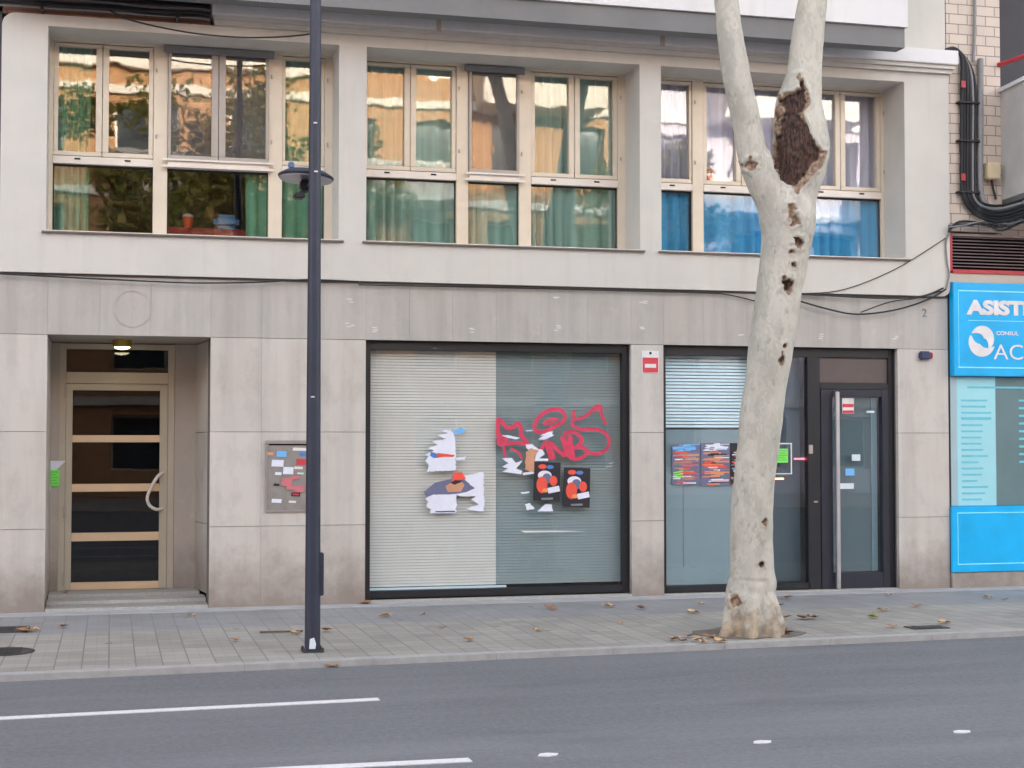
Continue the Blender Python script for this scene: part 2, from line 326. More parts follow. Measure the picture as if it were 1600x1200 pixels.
M['leaf_tan'] = plain('dry tan leaf', (0.50, 0.33, 0.19, 1), .8, var=.3, scale=60)
M['leaf_dark'] = plain('dark dry leaf', (0.12, 0.07, 0.05, 1), .8, var=.3, scale=60)
M['leaf_green'] = plain('yellow green leaf', (0.30, 0.30, 0.08, 1), .8, var=.3, scale=60)

# ------------------------------------------------------------------ mesh helpers
class MB:
    def __init__(s): s.v = []; s.f = []; s.mi = []; s.cur = 0
    def _f(s, idx): s.f.append(tuple(idx)); s.mi.append(s.cur)
    def box(s, x0, x1, y0, y1, z0, z1):
        b = len(s.v)
        s.v += [(x0, y0, z0), (x1, y0, z0), (x1, y1, z0), (x0, y1, z0), (x0, y0, z1), (x1, y0, z1), (x1, y1, z1), (x0, y1, z1)]
        for q in ((0, 3, 2, 1), (4, 5, 6, 7), (0, 1, 5, 4), (1, 2, 6, 5), (2, 3, 7, 6), (3, 0, 4, 7)): s._f([b + i for i in q])
        return s
    def prism(s, pts, a, b_, axis='y'):
        """polygon pts in (x,z) extruded from y=a to y=b_ (axis y), or (x,y) polygon extruded along z"""
        n = len(pts); b = len(s.v)
        for d in (a, b_):
            for p in pts: s.v.append((p[0], d, p[1]) if axis == 'y' else (p[0], p[1], d) if axis == 'z' else (d, p[0], p[1]))
        s._f(list(range(b, b + n))); s._f(list(range(b + 2 * n - 1, b + n - 1, -1)))
        for i in range(n): s._f([b + i, b + n + i, b + n + (i + 1) % n, b + (i + 1) % n])
        return s
    def tube(s, pts, rad, seg=10, cap=True, sx=1.0):
        pts = [Vector(p) for p in pts]; n = len(pts)
        if not hasattr(rad, '__len__'): rad = [rad] * n
        b = len(s.v); up = None
        for i, p in enumerate(pts):
            t = (pts[min(i + 1, n - 1)] - pts[max(i - 1, 0)]).normalized()
            if up is None: up = Vector((1, 0, 0)) if abs(t.x) < .8 else Vector((0, 0, 1))
            u = (up - t * up.dot(t)).normalized(); v = t.cross(u); up = u
            for k in range(seg):
                a = 2 * PI * k / seg; q = p + (u * math.cos(a) * sx + v * math.sin(a)) * rad[i]; s.v.append(tuple(q))
        for i in range(n - 1):
            for k in range(seg):
                k2 = (k + 1) % seg; s._f([b + i * seg + k, b + i * seg + k2, b + (i + 1) * seg + k2, b + (i + 1) * seg + k])
        if cap:
            s._f([b + k for k in range(seg - 1, -1, -1)]); s._f([b + (n - 1) * seg + k for k in range(seg)])
        return s
    def lathe(s, prof, c, seg=24, axis='z', rot=None):
        b = len(s.v); n = len(prof); c = Vector(c)
        for r, h in prof:
            for k in range(seg):
                a = 2 * PI * k / seg; q = Vector((r * math.cos(a), r * math.sin(a), h))
                if axis == 'y': q = Vector((q.x, -q.z, q.y))
                if rot: q = rot @ q
                s.v.append(tuple(c + q))
        for i in range(n - 1):
            for k in range(seg):
                k2 = (k + 1) % seg; s._f([b + i * seg + k, b + i * seg + k2, b + (i + 1) * seg + k2, b + (i + 1) * seg + k])
        s._f([b + k for k in range(seg - 1, -1, -1)]); s._f([b + (n - 1) * seg + k for k in range(seg)])
        return s
    def build(s, name, mat, parent=None, smooth=False, bevel=0.0, seg=2):
        me = bpy.data.meshes.new(name); me.from_pydata(s.v, [], s.f)
        mats = mat if isinstance(mat, (list, tuple)) else [mat]
        for m in mats: me.materials.append(M[m] if isinstance(m, str) else m)
        if len(mats) > 1:
            for p, i in zip(me.polygons, s.mi): p.material_index = i
        bm = bmesh.new(); bm.from_mesh(me); bmesh.ops.recalc_face_normals(bm, faces=bm.faces)
        if bevel: bmesh.ops.bevel(bm, geom=[e for e in bm.edges if len(e.link_faces) == 2 and e.calc_face_angle(0) > .6], offset=bevel, segments=seg, affect='EDGES', clamp_overlap=True)
        bm.to_mesh(me); bm.free()
        if smooth:
            for p in me.polygons: p.use_smooth = True
            try: me.set_sharp_from_angle(angle=math.radians(40))
            except Exception: pass
        o = bpy.data.objects.new(name, me); COL.objects.link(o)
        if parent:
            o.parent = parent
            if parent.matrix_world == Matrix() and parent.type == 'EMPTY' and tuple(parent.location) != (0, 0, 0):
                o.matrix_parent_inverse = Matrix.Translation(-parent.location)
            elif parent.type == 'EMPTY': o.matrix_parent_inverse = Matrix.Translation(-parent.location)
        return o
def B(*a): return MB().box(*a)
def thing(name, label, cat, loc=(0, 0, 0), group=None, rz=0):
    o = bpy.data.objects.new(name, None); COL.objects.link(o); o.location = loc; o.rotation_euler.z = rz
    return tag(o, label, cat, group)
def tag(o, label, cat, group=None):
    o['label'] = label; o['category'] = cat
    if group: o['group'] = group
    return o
def struct(o): o['kind'] = 'structure'; return o
def arc(cx, cz, r, a0, a1, n=8): return [(cx + r * math.cos(math.radians(a0 + (a1 - a0) * i / n)), cz + r * math.sin(math.radians(a0 + (a1 - a0) * i / n))) for i in range(n + 1)]
def smoothpath(pts, n=6):
    pts = [Vector(p) for p in pts]; out = []
    for i in range(len(pts) - 1):
        p0 = pts[max(i - 1, 0)]; p1 = pts[i]; p2 = pts[i + 1]; p3 = pts[min(i + 2, len(pts) - 1)]
        for k in range(n):
            t = k / n; out.append(.5 * ((2 * p1) + (-p0 + p2) * t + (2 * p0 - 5 * p1 + 4 * p2 - p3) * t * t + (-p0 + 3 * p1 - 3 * p2 + p3) * t ** 3))
    out.append(pts[-1]); return out

# ------------------------------------------------------------------ ground
def kerb_y(x): return -4.16 + 0.052 * x
struct(B(-400, 400, -400, 400, -0.6, -0.15).build('ground', 'asphalt'))
mb = MB(); b = 0
mb.prism([(-60, -20.5), (60, -20.5), (60, kerb_y(60) + 0), (-60, kerb_y(-60))], -0.145, -0.045, 'z')
struct(mb.build('road', 'asphalt'))
mb = MB(); mb.prism([(-60, kerb_y(-60) + .14), (60, kerb_y(60) + .14), (60, 0.3), (-60, 0.3)], -0.14, 0.0, 'z')
struct(mb.build('pavement', 'paving'))
mb = MB(); x = -40.0
while x < 45:
    x1 = x + .9990; mb.prism([(x, kerb_y(x)), (x1, kerb_y(x1)), (x1, kerb_y(x1) + .137), (x, kerb_y(x) + .137)], -0.14, 0.006, 'z'); x += 1.0
struct(mb.build('kerb', 'concrete', bevel=.004))
mb = MB(); x = -20.0
while x < 30:
    mb.box(x, x + .797, -0.30, 0.02, 0.0, 0.008); x += .8
struct(mb.build('concrete_foot_strip', 'strip'))
struct(B(-60, 60, -29.95, -20.5, -0.14, 0.0).build('far_pavement', 'paving'))
def mark(x0, x1, y0, y1, wd):
    m = MB(); m.prism([(x0, y0 - wd / 2), (x1, y1 - wd / 2), (x1, y1 + wd / 2), (x0, y0 + wd / 2)], -0.045, -0.040, 'z'); return m
A_, B_ = at(0, 1123, Z=-.045), at(592, 1093, Z=-.045)
struct(mark(A_.x - 4, B_.x, A_.y - 4 * (B_.y - A_.y) / (B_.x - A_.x), B_.y, .10).build('road_marking', 'road_paint'))
A_, B_ = at(430, 1203, Z=-.045), at(735, 1188, Z=-.045)
struct(mark(A_.x - 2, B_.x, A_.y - 2 * (B_.y - A_.y) / (B_.x - A_.x), B_.y, .10).build('road_marking', 'road_paint'))
for px, py in ((855, 1180), (1190, 1160), (1502, 1144)):
    p = at(px, py, Z=-.045); m = MB(); m.prism([(p.x - .06, p.y - .02), (p.x - .01, p.y - .045), (p.x + .045, p.y - .03), (p.x + .07, p.y + .02), (p.x + .01, p.y + .045), (p.x - .035, p.y + .03)], -.045, -.040, 'z')
    struct(m.build('road_marking', 'road_paint'))

# ------------------------------------------------------------------ apartment building
bld = thing('apartment_building', 'pale apartment block with granite ground floor and three wide aluminium windows above', 'building')
G = 0.005
def panels(mb, x0, x1, z0, z1, nx=1, y0=0.0, y1=.06):
    wd = (x1 - x0) / nx
    for i in range(nx): mb.box(x0 + i * wd + .0008, x0 + (i + 1) * wd - .0008, y0, y1, z0 + G / 2, z1 - G / 2)
rows = [(0.0, .83), (.83, 1.80), (1.80, 2.77)]
for cols_ in ([-1.09, -.625], [.98, 1.50, 2.585], [5.53, 5.905], [8.77, 9.42]):
    mb = MB()
    for z0, z1 in rows:
        for a, c in zip(cols_[:-1], cols_[1:]): panels(mb, a, c, z0, z1)
    mb.build('granite_pier', 'granite', bld)
xs = [-1.09, -.625, -.12, .38, .98, 1.50, 2.05, 2.585, 3.05, 3.52, 4.0, 4.5, 5.03, 5.53, 5.905, 6.38, 6.9, 7.35, 7.85, 8.3, 8.77, 9.42]
mb = MB()
for a, c in zip(xs[:-1], xs[1:]): panels(mb, a, c, 2.77, 3.365)
mb.build('lintel_cladding', 'granite_lintel', bld)
# backing walls behind the slabs, with the openings left free
mb = MB()
mb.box(-1.088, -.63, .061, .5, 0, 3.4); mb.box(.985, 2.58, .061, .5, 0, 3.4); mb.box(5.535, 5.90, .061, .5, 0, 3.4); mb.box(8.775, 9.418, .061, .5, 0, 3.4)
for a, c in ((-.629, .984), (2.581, 5.534), (5.901, 8.774)): mb.box(a, c, .061, .5, 2.79, 3.4)
mb.build('backing_wall', 'joint', bld)
# lintel soffits
# upper white wall
mb = MB()
Z0, Z1, ZT = 3.386, 3.80, 5.87
mb.prism([(-1.09, Z0), (9.33, Z0)] + arc(9.33, Z0 + .10, .10, -90, 0, 5)[1:] + [(9.43, Z1), (-1.09, Z1)], -.05, .5)
for a, c in ((-1.09, -.65), (2.285, 2.575), (5.62, 5.87), (8.86, 9.43)): mb.box(a, c, -.05, .5, Z1, ZT)
mb.prism([(-1.09, ZT), (9.43, ZT), (9.43, 5.985), (-.96, 5.985)] + arc(-.96, 5.855, .13, 90, 173, 6)[1:], -.05, .5)
mb.build('upper_wall', 'stucco', bld)
mb = MB(); mb.box(-1.09, 9.40, -.006, .055, 3.366, 3.384); mb.build('shadow_gap', 'joint', bld)  # solid strip coloured dark as the thin shadow below the white wall
# inner linings of the window recesses (grey soffit)
# cornice
mb = MB(); mb.box(.96, 9.50, -.17, .48, 6.08, 6.245); mb.build('cornice', 'white_render', bld, bevel=.006)
mb = MB(); mb.box(.98, 9.47, -.135, .47, 6.035, 6.078); mb.box(.99, 9.45, -.10, .46, 5.987, 6.033); mb.build('cornice_moulding', 'stucco', bld)
for x in (3.30, 5.82): B(x, x + .05, -.178, -.171, 6.05, 6.24).build('cornice_bracket', 'beige', bld)
B(-1.09, .958, .02, .45, 5.988, 6.26).build('brick_ledge', 'brick_b', bld)
# balcony
mb = MB(); mb.box(-1.09, 8.555, -.62, -.42, 6.105, 6.325); mb.build('balcony_beam', 'grey_beam', bld)
mb = MB(); mb.box(-1.09, 8.575, -.66, -.55, 6.329, 7.35); mb.build('balcony_parapet', 'white_render', bld)
mb = MB(); mb.box(-1.09, 8.56, -.549, .0, 6.329, 6.44); mb.build('balcony_floor', 'grey_beam', bld)
# storeys above the frame
mb = MB(); HT = 19.0
mb.box(-1.09, 9.43, .004, 4.0, 6.262, 6.56)
for fl in range(4):
    z = 6.56 + fl * 3.1
    for a, c in ((-1.09, -.3), (1.6, 2.6), (4.6, 5.4), (7.4, 9.43)): mb.box(a, c, .004, 4.0, z, z + 2.3)
    mb.box(-1.09, 9.43, .004, 4.0, z + 2.3, z + 3.1 if fl < 3 else HT)
mb.build('upper_storeys', 'stucco', bld)
for fl in range(4):
    z = 6.56 + fl * 3.1
    for a, c in ((-.3, 1.6), (2.6, 4.6), (5.4, 7.4)):
        m = MB(); m.box(a, c, .12, .2, z, z + 2.3); wdo = m.build('window', 'alu', bld)
        m = MB(); m.box(a + .07, (a + c) / 2 - .03, .112, .118, z + .07, z + 2.23); m.box((a + c) / 2 + .03, c - .07, .112, .118, z + .07, z + 2.23); m.build('pane', 'glass_far', wdo)
    if fl: 
        m = MB(); m.box(-1.0, 8.575, -.66, -.55, z - .2, z + .9); m.box(-1.0, 8.56, -.549, .0, z - .2, z - .03); m.build('balcony_parapet', 'white_render', bld)
# rooms
mb = MB()
mb.box(-1.09, 9.43, 4.0, 14.0, 0, HT); mb.box(-1.09, 9.43, .52, 3.99, 3.10, 3.60); mb.box(-1.09, 9.43, .52, 3.99, 6.05, 6.25)
for a in (-1.08, 2.40, 5.70, 9.15): mb.box(a, a + .14, .52, 3.99, 3.605, 6.045)
mb.build('room_walls', 'room', bld)
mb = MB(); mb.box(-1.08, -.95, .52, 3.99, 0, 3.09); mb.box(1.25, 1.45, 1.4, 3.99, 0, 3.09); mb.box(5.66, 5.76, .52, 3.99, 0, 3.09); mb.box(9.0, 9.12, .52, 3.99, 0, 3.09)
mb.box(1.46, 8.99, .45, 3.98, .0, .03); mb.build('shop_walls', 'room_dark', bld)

# ---- upper windows
YG = .50
def window(x0, x1, bounds, units, curtain):
    """bounds: opening edges; units list of (u0,u1,kind,split) ; kind: 'pair','single','screen'"""
    fr = MB(); zt, zb = 5.845, 3.865
    fr.box(x0 - .03, x1 + .03, .45, .53, zt - .0, zt + .05); fr.box(x0 - .03, x1 + .03, .45, .53, 3.81, zb)
    fr.box(x0 - .03, units[0][0], .45, .53, zb, zt); fr.box(units[-1][1], x1 + .03, .45, .53, zb, zt)
    for a, c in zip(units[:-1], units[1:]): fr.box(a[1], c[0], .44, .53, zb, zt)
    win = fr.build('window', 'alu', bld, bevel=.004)
    for u0, u1, kind, split in units:
        rl = MB(); yy = .435 if kind != 'screen' else .40
        rl.box(u0 + .001, u1 - .001, yy, .525, 4.575, 4.655)
        o = rl.build('transom', 'alu_light', win, bevel=.004)
        B(u0 + .001, u1 - .001, .47, .52, 4.656, 4.662).build('gasket', 'gasket', win)
        # lower fixed light
        B(u0 + .002, u1 - .002, YG, YG + .006, zb + .002, 4.573).build('pane', 'glass_up', win)
        g = MB(); g.box(u0 + .002, u1 - .002, .485, .498, 4.555, 4.573); g.box(u0 + .002, u0 + .012, .485, .498, zb, 4.554); g.box(u1 - .012, u1 - .002, .485, .498, zb, 4.554); g.build('gasket', 'gasket', win)
        cells = [(u0, split), (split, u1)] if split else [(u0, u1)]
        for a, c in cells:
            s = MB(); st = .045 if kind != 'screen' else .05; ys = .455 if kind != 'screen' else .41
            z0, z1 = 4.664, zt - .008
            if not split: st = .03
            sl = st if (a == u0) else .062; sr = st if (c == u1) else .062
            if kind == 'screen' and split: sl = .03 if a == u0 else .07; sr = .03 if c == u1 else .07
            a_, c_ = a + .003, c - .003
            s.box(a_, c_, ys, .52, z1 - .035, z1); s.box(a_, c_, ys, .52, z0, z0 + .045)
            s.box(a_, a_ + sl, ys, .52, z0 + .046, z1 - .036); s.box(c_ - sr, c_, ys, .52, z0 + .046, z1 - .036)
            sash = s.build('sash', 'alu_grey' if kind == 'screen' else 'alu', win, bevel=.004)
            yp_ = .43 if kind == 'screen' else YG
            B(a_ + sl + .001, c_ - sr - .001, yp_, yp_ + .006, z0 + .046, z1 - .036).build('pane', 'glass_up', win)
            if kind == 'screen':
                B(a_ + sl + .001, c_ - sr - .001, .475, .477, z0 + .046, z1 - .036).build('insect_screen', 'net', win)
            elif split or True:
                cx = (a + c) / 2; B(cx - .03, cx + .03, .428, .4345, 4.62, 4.635).build('vent_slot', 'hole', win)
        if kind == 'screen':
            m = MB(); m.box(u0 - .05, u1 + .05, .37, .399, 4.645, 4.665); m.box(u0 - .05, u1 + .05, .37, .399, 4.575, 4.60); m.build('screen_rail', 'alu_light', win)
            m = MB(); m.box(u0 - .05, u1 + .05, .38, .41, 5.79, 5.86); m.build('screen_head', 'dark_head', win)
        for zz in (4.9, 5.6):
            m = MB(); m.tube([(u1 + .03, .425, zz - .02), (u1 + .03, .425, zz + .02)], .008, 6); m.build('hinge', 'alu_grey', win)
    # recess soffit and sill
    B(bounds[0], bounds[1], -.045, .449, 5.872, 5.874).build('recess_soffit', 'dark_head', win)
    m = MB(); m.box(bounds[0] - .04, bounds[1] + .05, -.085, .449, 3.786, 3.802); m.build('sill', 'joint', win)
    B(bounds[0] - .0, bounds[1] + .0, -.07, .449, 3.803, 3.812).build('sill_top', 'alu_light', win)
    return win
def curtain(win, x0, x1, mat, y=.565, z0=3.72, z1=5.84, per=.13, amp=.028, seed=0):
    r = random.Random(seed); m = MB(); n = int((x1 - x0) / .012); ph = 0; cols = []
    for i in range(n + 1):
        x = x0 + (x1 - x0) * i / n; ph += 2 * PI * .012 / (per * (1 + .45 * math.sin(x * 7 + seed) + r.uniform(-.1, .1))); cols.append((x, ph))
    NZ = 6
    for k in range(NZ + 1):
        z = z0 + (z1 - z0) * k / NZ
        for x, p in cols: m.v.append((x + .01 * math.sin(z * 2 + p), y + amp * (1.2 - .5 * k / NZ) * math.sin(p + .35 * math.sin(z * 1.7)), z))
    w_ = len(cols)
    for k in range(NZ):
        for i in range(w_ - 1): m._f([k * w_ + i, k * w_ + i + 1, (k + 1) * w_ + i + 1, (k + 1) * w_ + i])
    return m.build('curtain', mat, win, smooth=True)
w1 = window(-.65, 2.285, (-.65, 2.285), [(-.61, .40, 'pair', -.12), (.545, 1.60, 'screen', 1.07), (1.745, 2.20, 'single', None)], None)
w2 = window(2.575, 5.62, (2.575, 5.62), [(2.62, 3.655, 'pair', 3.14), (3.79, 4.37, 'screen', None), (4.51, 5.53, 'pair', 5.02)], None)
w3 = window(5.87, 8.86, (5.87, 8.86), [(5.93, 6.43, 'single', None), (6.565, 7.60, 'screen2', 7.04), (7.77, 8.82, 'pair', 8.30)], None)
# the recess of the first windows continues behind the pier, so close the gaps
for x0, x1 in ((5.56, 5.62), (2.23, 2.285)): pass
curtain(w1, -.60, -.24, 'curt_green', seed=1); curtain(w1, 1.37, 2.22, 'curt_green', seed=2, per=.16)
curtain(w2, 2.60, 5.56, 'curt_teal', seed=3, per=.17)
curtain(w3, 5.86, 8.85, 'curt_blue', seed=4, per=.22, z1=4.61)
curtain(w3, 5.86, 8.85, 'sheer', seed=5, per=.16, z0=4.62, y=.60)
# things in the first room
sf = thing('sofa', 'dark red sofa back showing low inside the leftmost upper window', 'sofa', (1.05, 1.4, 3.6))
m = MB(); m.box(.45, 1.62, 1.15, 1.40, 3.60, 4.06); m.build('backrest', 'sofa', sf, bevel=.08, seg=4)
m = MB(); m.box(.45, 1.62, 1.41, 2.0, 3.60, 3.85); m.build('seat', 'sofa', sf, bevel=.05, seg=3)
for x in (.30, 1.63): B(x, x + .14, 1.15, 2.0, 3.60, 3.98).build('armrest', 'sofa', sf, bevel=.04, seg=3)
tv = thing('cushion', 'pale blue cushion resting on top of the red sofa back', 'cushion', (1.20, 1.28, 4.06))
MB().box(1.08, 1.36, 1.2, 1.33, 4.063, 4.22).build('cover', 'p_sky', tv, bevel=.05, seg=3)
bx = thing('pot', 'pink and white pot standing on the dark red sofa back', 'pot', (.80, 1.27, 4.06))
MB().lathe([(.04, 0), (.06, .08), (.055, .12)], (.80, 1.27, 4.063), 16).build('vessel', 'p_red', bx, smooth=True)
MB().lathe([(.062, 0), (.062, .015), (.02, .035)], (.80, 1.27, 4.1835), 16).build('lid', 'paper', bx, smooth=True)
pl = at(1110, 268, .56)
pt = thing('doll', 'small red and white figurine on the inner rail of the rightmost upper window', 'ornament', (pl.x, .60, 4.66))
MB().lathe([(.03, 0), (.055, .04), (.045, .11), (.02, .14)], (pl.x, .59, 4.665), 16).build('body', 'p_red', pt, smooth=True)
MB().lathe([(.01, 0), (.04, .03), (.04, .06), (.01, .085)], (pl.x, .59, 4.80), 16).build('head', 'p_skin', pt, smooth=True)

# ---- entrance recess
rc = MB()
rc.box(-.629, -.54, 1.2, 1.3, .101, 2.765); rc.box(.672, .93, 1.2, 1.3, .101, 2.765)
rc.box(-.72, -.631, .51, 1.3, .0, 2.765)
rc.build('recess_wall', 'recess_stone', bld)
mb = MB()
for z0, z1 in ((.102, .83), (.83, 1.80), (1.80, 2.765)):
    mb.prism([(.984, .503), (.90, 1.198), (1.1, 1.198), (1.1, .503)], z0 + .003, z1 - .003, 'z')
B(-.63, -.626, .065, 1.19, .105, 2.76).build('recess_cladding', 'granite', bld)
mb.build('recess_cladding', 'granite', bld)
B(-.72, 1.1, .062, 1.4, 2.772, 2.79).build('recess_ceiling', 'recess_stone', bld)
mb = MB(); mb.box(-.622, .976, .01, .42, .0, .035); mb.box(-.622, .976, .421, .80, .0, .068); mb.box(-.622, .93, .801, 1.40, .0, .10)
for y in (.09, .17, .25, .33, .50, .58, .66, .74): mb.box(-.60, .955, y, y + .03, .036 if y < .42 else .069, .040 if y < .42 else .074)
mb.build('entrance_step', 'granite_plain', bld, bevel=.004)
dr = MB(); YD = 1.21
dr.box(-.54, -.475, YD, YD + .07, .10, 2.76); dr.box(.60, .67, YD, YD + .07, .10, 2.76)
dr.box(-.474, .599, YD, YD + .07, 2.70, 2.76); dr.box(-.474, .599, YD - .01, YD + .07, 2.33, 2.45)
door = dr.build('entrance_door', 'alu_door', bld, bevel=.004)
m = MB(); m.box(-.472, -.405, YD + .01, YD + .06, .105, 2.325); m.box(.515, .597, YD + .01, YD + .06, .105, 2.325); m.box(-.404, .514, YD + .01, YD + .06, 2.255, 2.325)
m.build('door_leaf', 'alu_door', door, bevel=.003)
m = MB(); m.box(-.404, .514, YD + .005, YD + .06, .105, .185); m.build('bottom_rail', 'gold_bar', door, bevel=.003)
zs = []
for pa, pb in ((680, 691), (756, 768), (832, 845)):
    za = at(180, pa, YD).z; zb = at(180, pb, YD).z; zs.append((zb, za))
    B(-.404, .514, YD, YD + .06, zb, za).build('cross_bar', 'gold_bar', door, bevel=.003)
edges = [2.254] + [v for z in zs for v in (z[1], z[0])] + [.186]
for i in range(0, len(edges), 2): B(-.403, .513, YD + .035, YD + .041, edges[i + 1] + .001, edges[i] - .001).build('pane', 'glass_door', door)
B(-.473, .598, YD + .035, YD + .041, 2.451, 2.699).build('transom_pane', 'glass_door', door)
hp = [at(a, b_, YD - .06) for a, b_ in ((255, 739), (246, 745), (236, 762), (230, 778), (234, 790), (244, 796), (254, 795))]
hp[0].y = YD + .01; hp[-1].y = YD + .01
MB().tube(smoothpath(hp, 4), .018, 8).build('handle', 'alu_light', door, smooth=True)
for py in (612, 800, 905):
    p = at(99, py, YD); B(-.49, -.465, YD - .012, YD - .001, p.z - .07, p.z + .07).build('hinge', 'alu_grey', door)
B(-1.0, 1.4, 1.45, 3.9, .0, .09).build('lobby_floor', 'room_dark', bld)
p = at(191, 540, .7)
lm = thing('ceiling_lamp', 'small round brass lamp glowing on the ceiling of the entrance recess', 'lamp', (p.x, .7, 2.772))
MB().lathe([(.085, -.075), (.10, -.06), (.10, 0)], (p.x, .7, 2.771), 24).build('body', 'brass', lm, smooth=True)
MB().lathe([(.02, -.10), (.07, -.088), (.082, -.0755)], (p.x, .7, 2.771), 24).build('diffuser', 'lamp_glow', lm, smooth=True)
# intercom plate on the right reveal
m = MB(); m.prism([(.955, .60), (.945, .70), (.951, .70), (.963, .60)], 1.58, 1.80, 'z'); 
# ---- emblem and marks on the lintel granite
ec = at(207, 482, 0); m = MB(); n = 40
def ring(m, cx, cz, r0, r1, y0, y1, a0=0, a1=360, n=40):
    for i in range(n):
        a = math.radians(a0 + (a1 - a0) * i / n); b_ = math.radians(a0 + (a1 - a0) * (i + 1) / n)
        m.prism([(cx + r0 * math.cos(a), cz + r0 * math.sin(a)), (cx + r1 * math.cos(a), cz + r1 * math.sin(a)), (cx + r1 * math.cos(b_), cz + r1 * math.sin(b_)), (cx + r0 * math.cos(b_), cz + r0 * math.sin(b_))], y0, y1)
ring(m, ec.x, ec.z, .175, .19, -.006, -.0005)
m.box(ec.x - .006, ec.x + .006, -.005, -.0005, ec.z - .09, ec.z + .10); ring(m, ec.x - .01, ec.z + .05, .05, .062, -.005, -.0005, -60, 100, 12)
m.build('round_emblem', 'granite_lintel', bld)

# ------------------------------------------------------------------ shop windows
def blinds(parent, x0, x1, z0, z1, y, mat, pitch=.0315, tilt=66, wd=.030):
    m = MB(); z = z1; a = math.radians(tilt); dy = wd / 2 * math.cos(a); dz = wd / 2 * math.sin(a)
    while z > z0:
        m.v += [(x0, y - dy, z - dz), (x1, y - dy, z - dz), (x1, y + dy, z + dz), (x0, y + dy, z + dz)]; b_ = len(m.v) - 4
        m._f([b_, b_ + 1, b_ + 2, b_ + 3]); z -= pitch
    o = m.build('blind', mat, parent)
    B(x0, x1, y + .03, y + .04, z0, z1 + .02).build('blind_backing', 'blind_back', parent)
    return o
m = MB(); y0, y1 = .09, .17
m.box(2.588, 2.65, y0, y1, .0, 2.765); m.box(5.455, 5.528, y0, y1, .0, 2.765); m.box(2.651, 5.454, y0, y1, 2.675, 2.765); m.box(2.651, 5.454, y0, y1, .05, .125)
m.box(2.651, 5.454, y0 + .03, y1, .0, .049)
shop1 = m.build('shop_window', 'black_frame', bld, bevel=.003)
B(2.652, 5.453, .13, .136, .127, 2.674).build('pane', 'glass_shop', shop1)
blinds(shop1, 2.66, 4.045, .16, 2.66, .20, 'blind_cream')
blinds(shop1, 4.05, 5.49, .15, 2.66, .22, 'blind_grey')
B(2.66, 4.15, .15, .19, .128, .150).build('blind_bottom_rail', 'blind_pale', shop1)
B(2.59, 5.525, -.02, .085, .009, .035).build('sill', 'granite_plain', shop1)
# second shop window and glazed door
m = MB()
m.box(5.908, 5.965, y0, y1, .0, 2.765); m.box(8.70, 8.768, y0, y1, .0, 2.765); m.box(5.966, 8.699, y0, y1, 2.665, 2.765); m.box(5.966, 7.70, y0, y1, .03, .10)
m.box(7.00, 7.06, y0, y1, .101, 2.664); m.box(7.68, 7.835, y0, y1, .0, 2.664); m.box(7.836, 8.699, y0, y1, 2.30, 2.375)
shop2 = m.build('shop_window', 'black_frame', bld, bevel=.003)
B(5.967, 6.998, .13, .136, .102, 2.663).build('pane', 'glass_shop', shop2)
B(7.062, 7.678, .13, .136, .102, 2.663).build('pane', 'glass_tint', shop2)
blinds(shop2, 5.97, 6.99, 1.84, 2.65, .20, 'blind_pale', pitch=.037)
B(5.968, 6.997, .15, .155, .104, 1.835).build('frosted_film', 'film', shop2)
B(7.063, 7.677, .30, .305, .104, 2.66).build('dark_film', 'film_dark', shop2)  # added sheet, coloured as the dark interior with its bluish reflection
B(7.837, 8.698, .12, .15, 2.377, 2.663).build('transom_panel', 'brown_panel', shop2)
c0 = at(1068, 800, .148).x; B(c0 - .006, c0 + .006, .145, .149, .30, 1.40).build('blind_cord', 'blind_back', shop2)
m = MB(); y2 = .08
m.box(7.84, 7.985, y2, .16, .02, 2.297); m.box(8.61, 8.696, y2, .16, .02, 2.297); m.box(7.986, 8.609, y2, .16, 2.215, 2.297); m.box(7.986, 8.609, y2, .16, .02, .205)
sdoor = m.build('shop_door', 'navy_frame', bld, bevel=.004)
B(7.987, 8.608, .12, .126, .206, 2.214).build('pane', 'glass_tint', sdoor)
B(7.99, 8.52, .19, .195, .207, 2.21).build('film_sheet', 'film_mid', sdoor); B(8.525, 8.60, .19, .195, .207, 2.21).build('film_edge', 'film', sdoor)
hx = 8.01
m = MB(); m.box(hx - .024, hx + .024, -.005, .025, .03, 2.27); m.build('pull_handle', 'steel', sdoor, bevel=.006)
for z in (.3, 2.0): MB().tube([(hx, .026, z), (hx, .079, z)], .012, 8).build('handle_bracket', 'steel', sdoor, smooth=True)
for a, b_, ww, hh in ((1267, 702, .05, .10), (1275, 784, .05, .02)):
    p = at(a, b_, .08); B(p.x - ww / 2, p.x + ww / 2, .076, .089, p.z - hh / 2, p.z + hh / 2).build('lock_plate', 'alu_grey', shop2, bevel=.003)
B(5.91, 8.76, -.01, .085, .009, .022).build('sill', 'granite_plain', shop2)

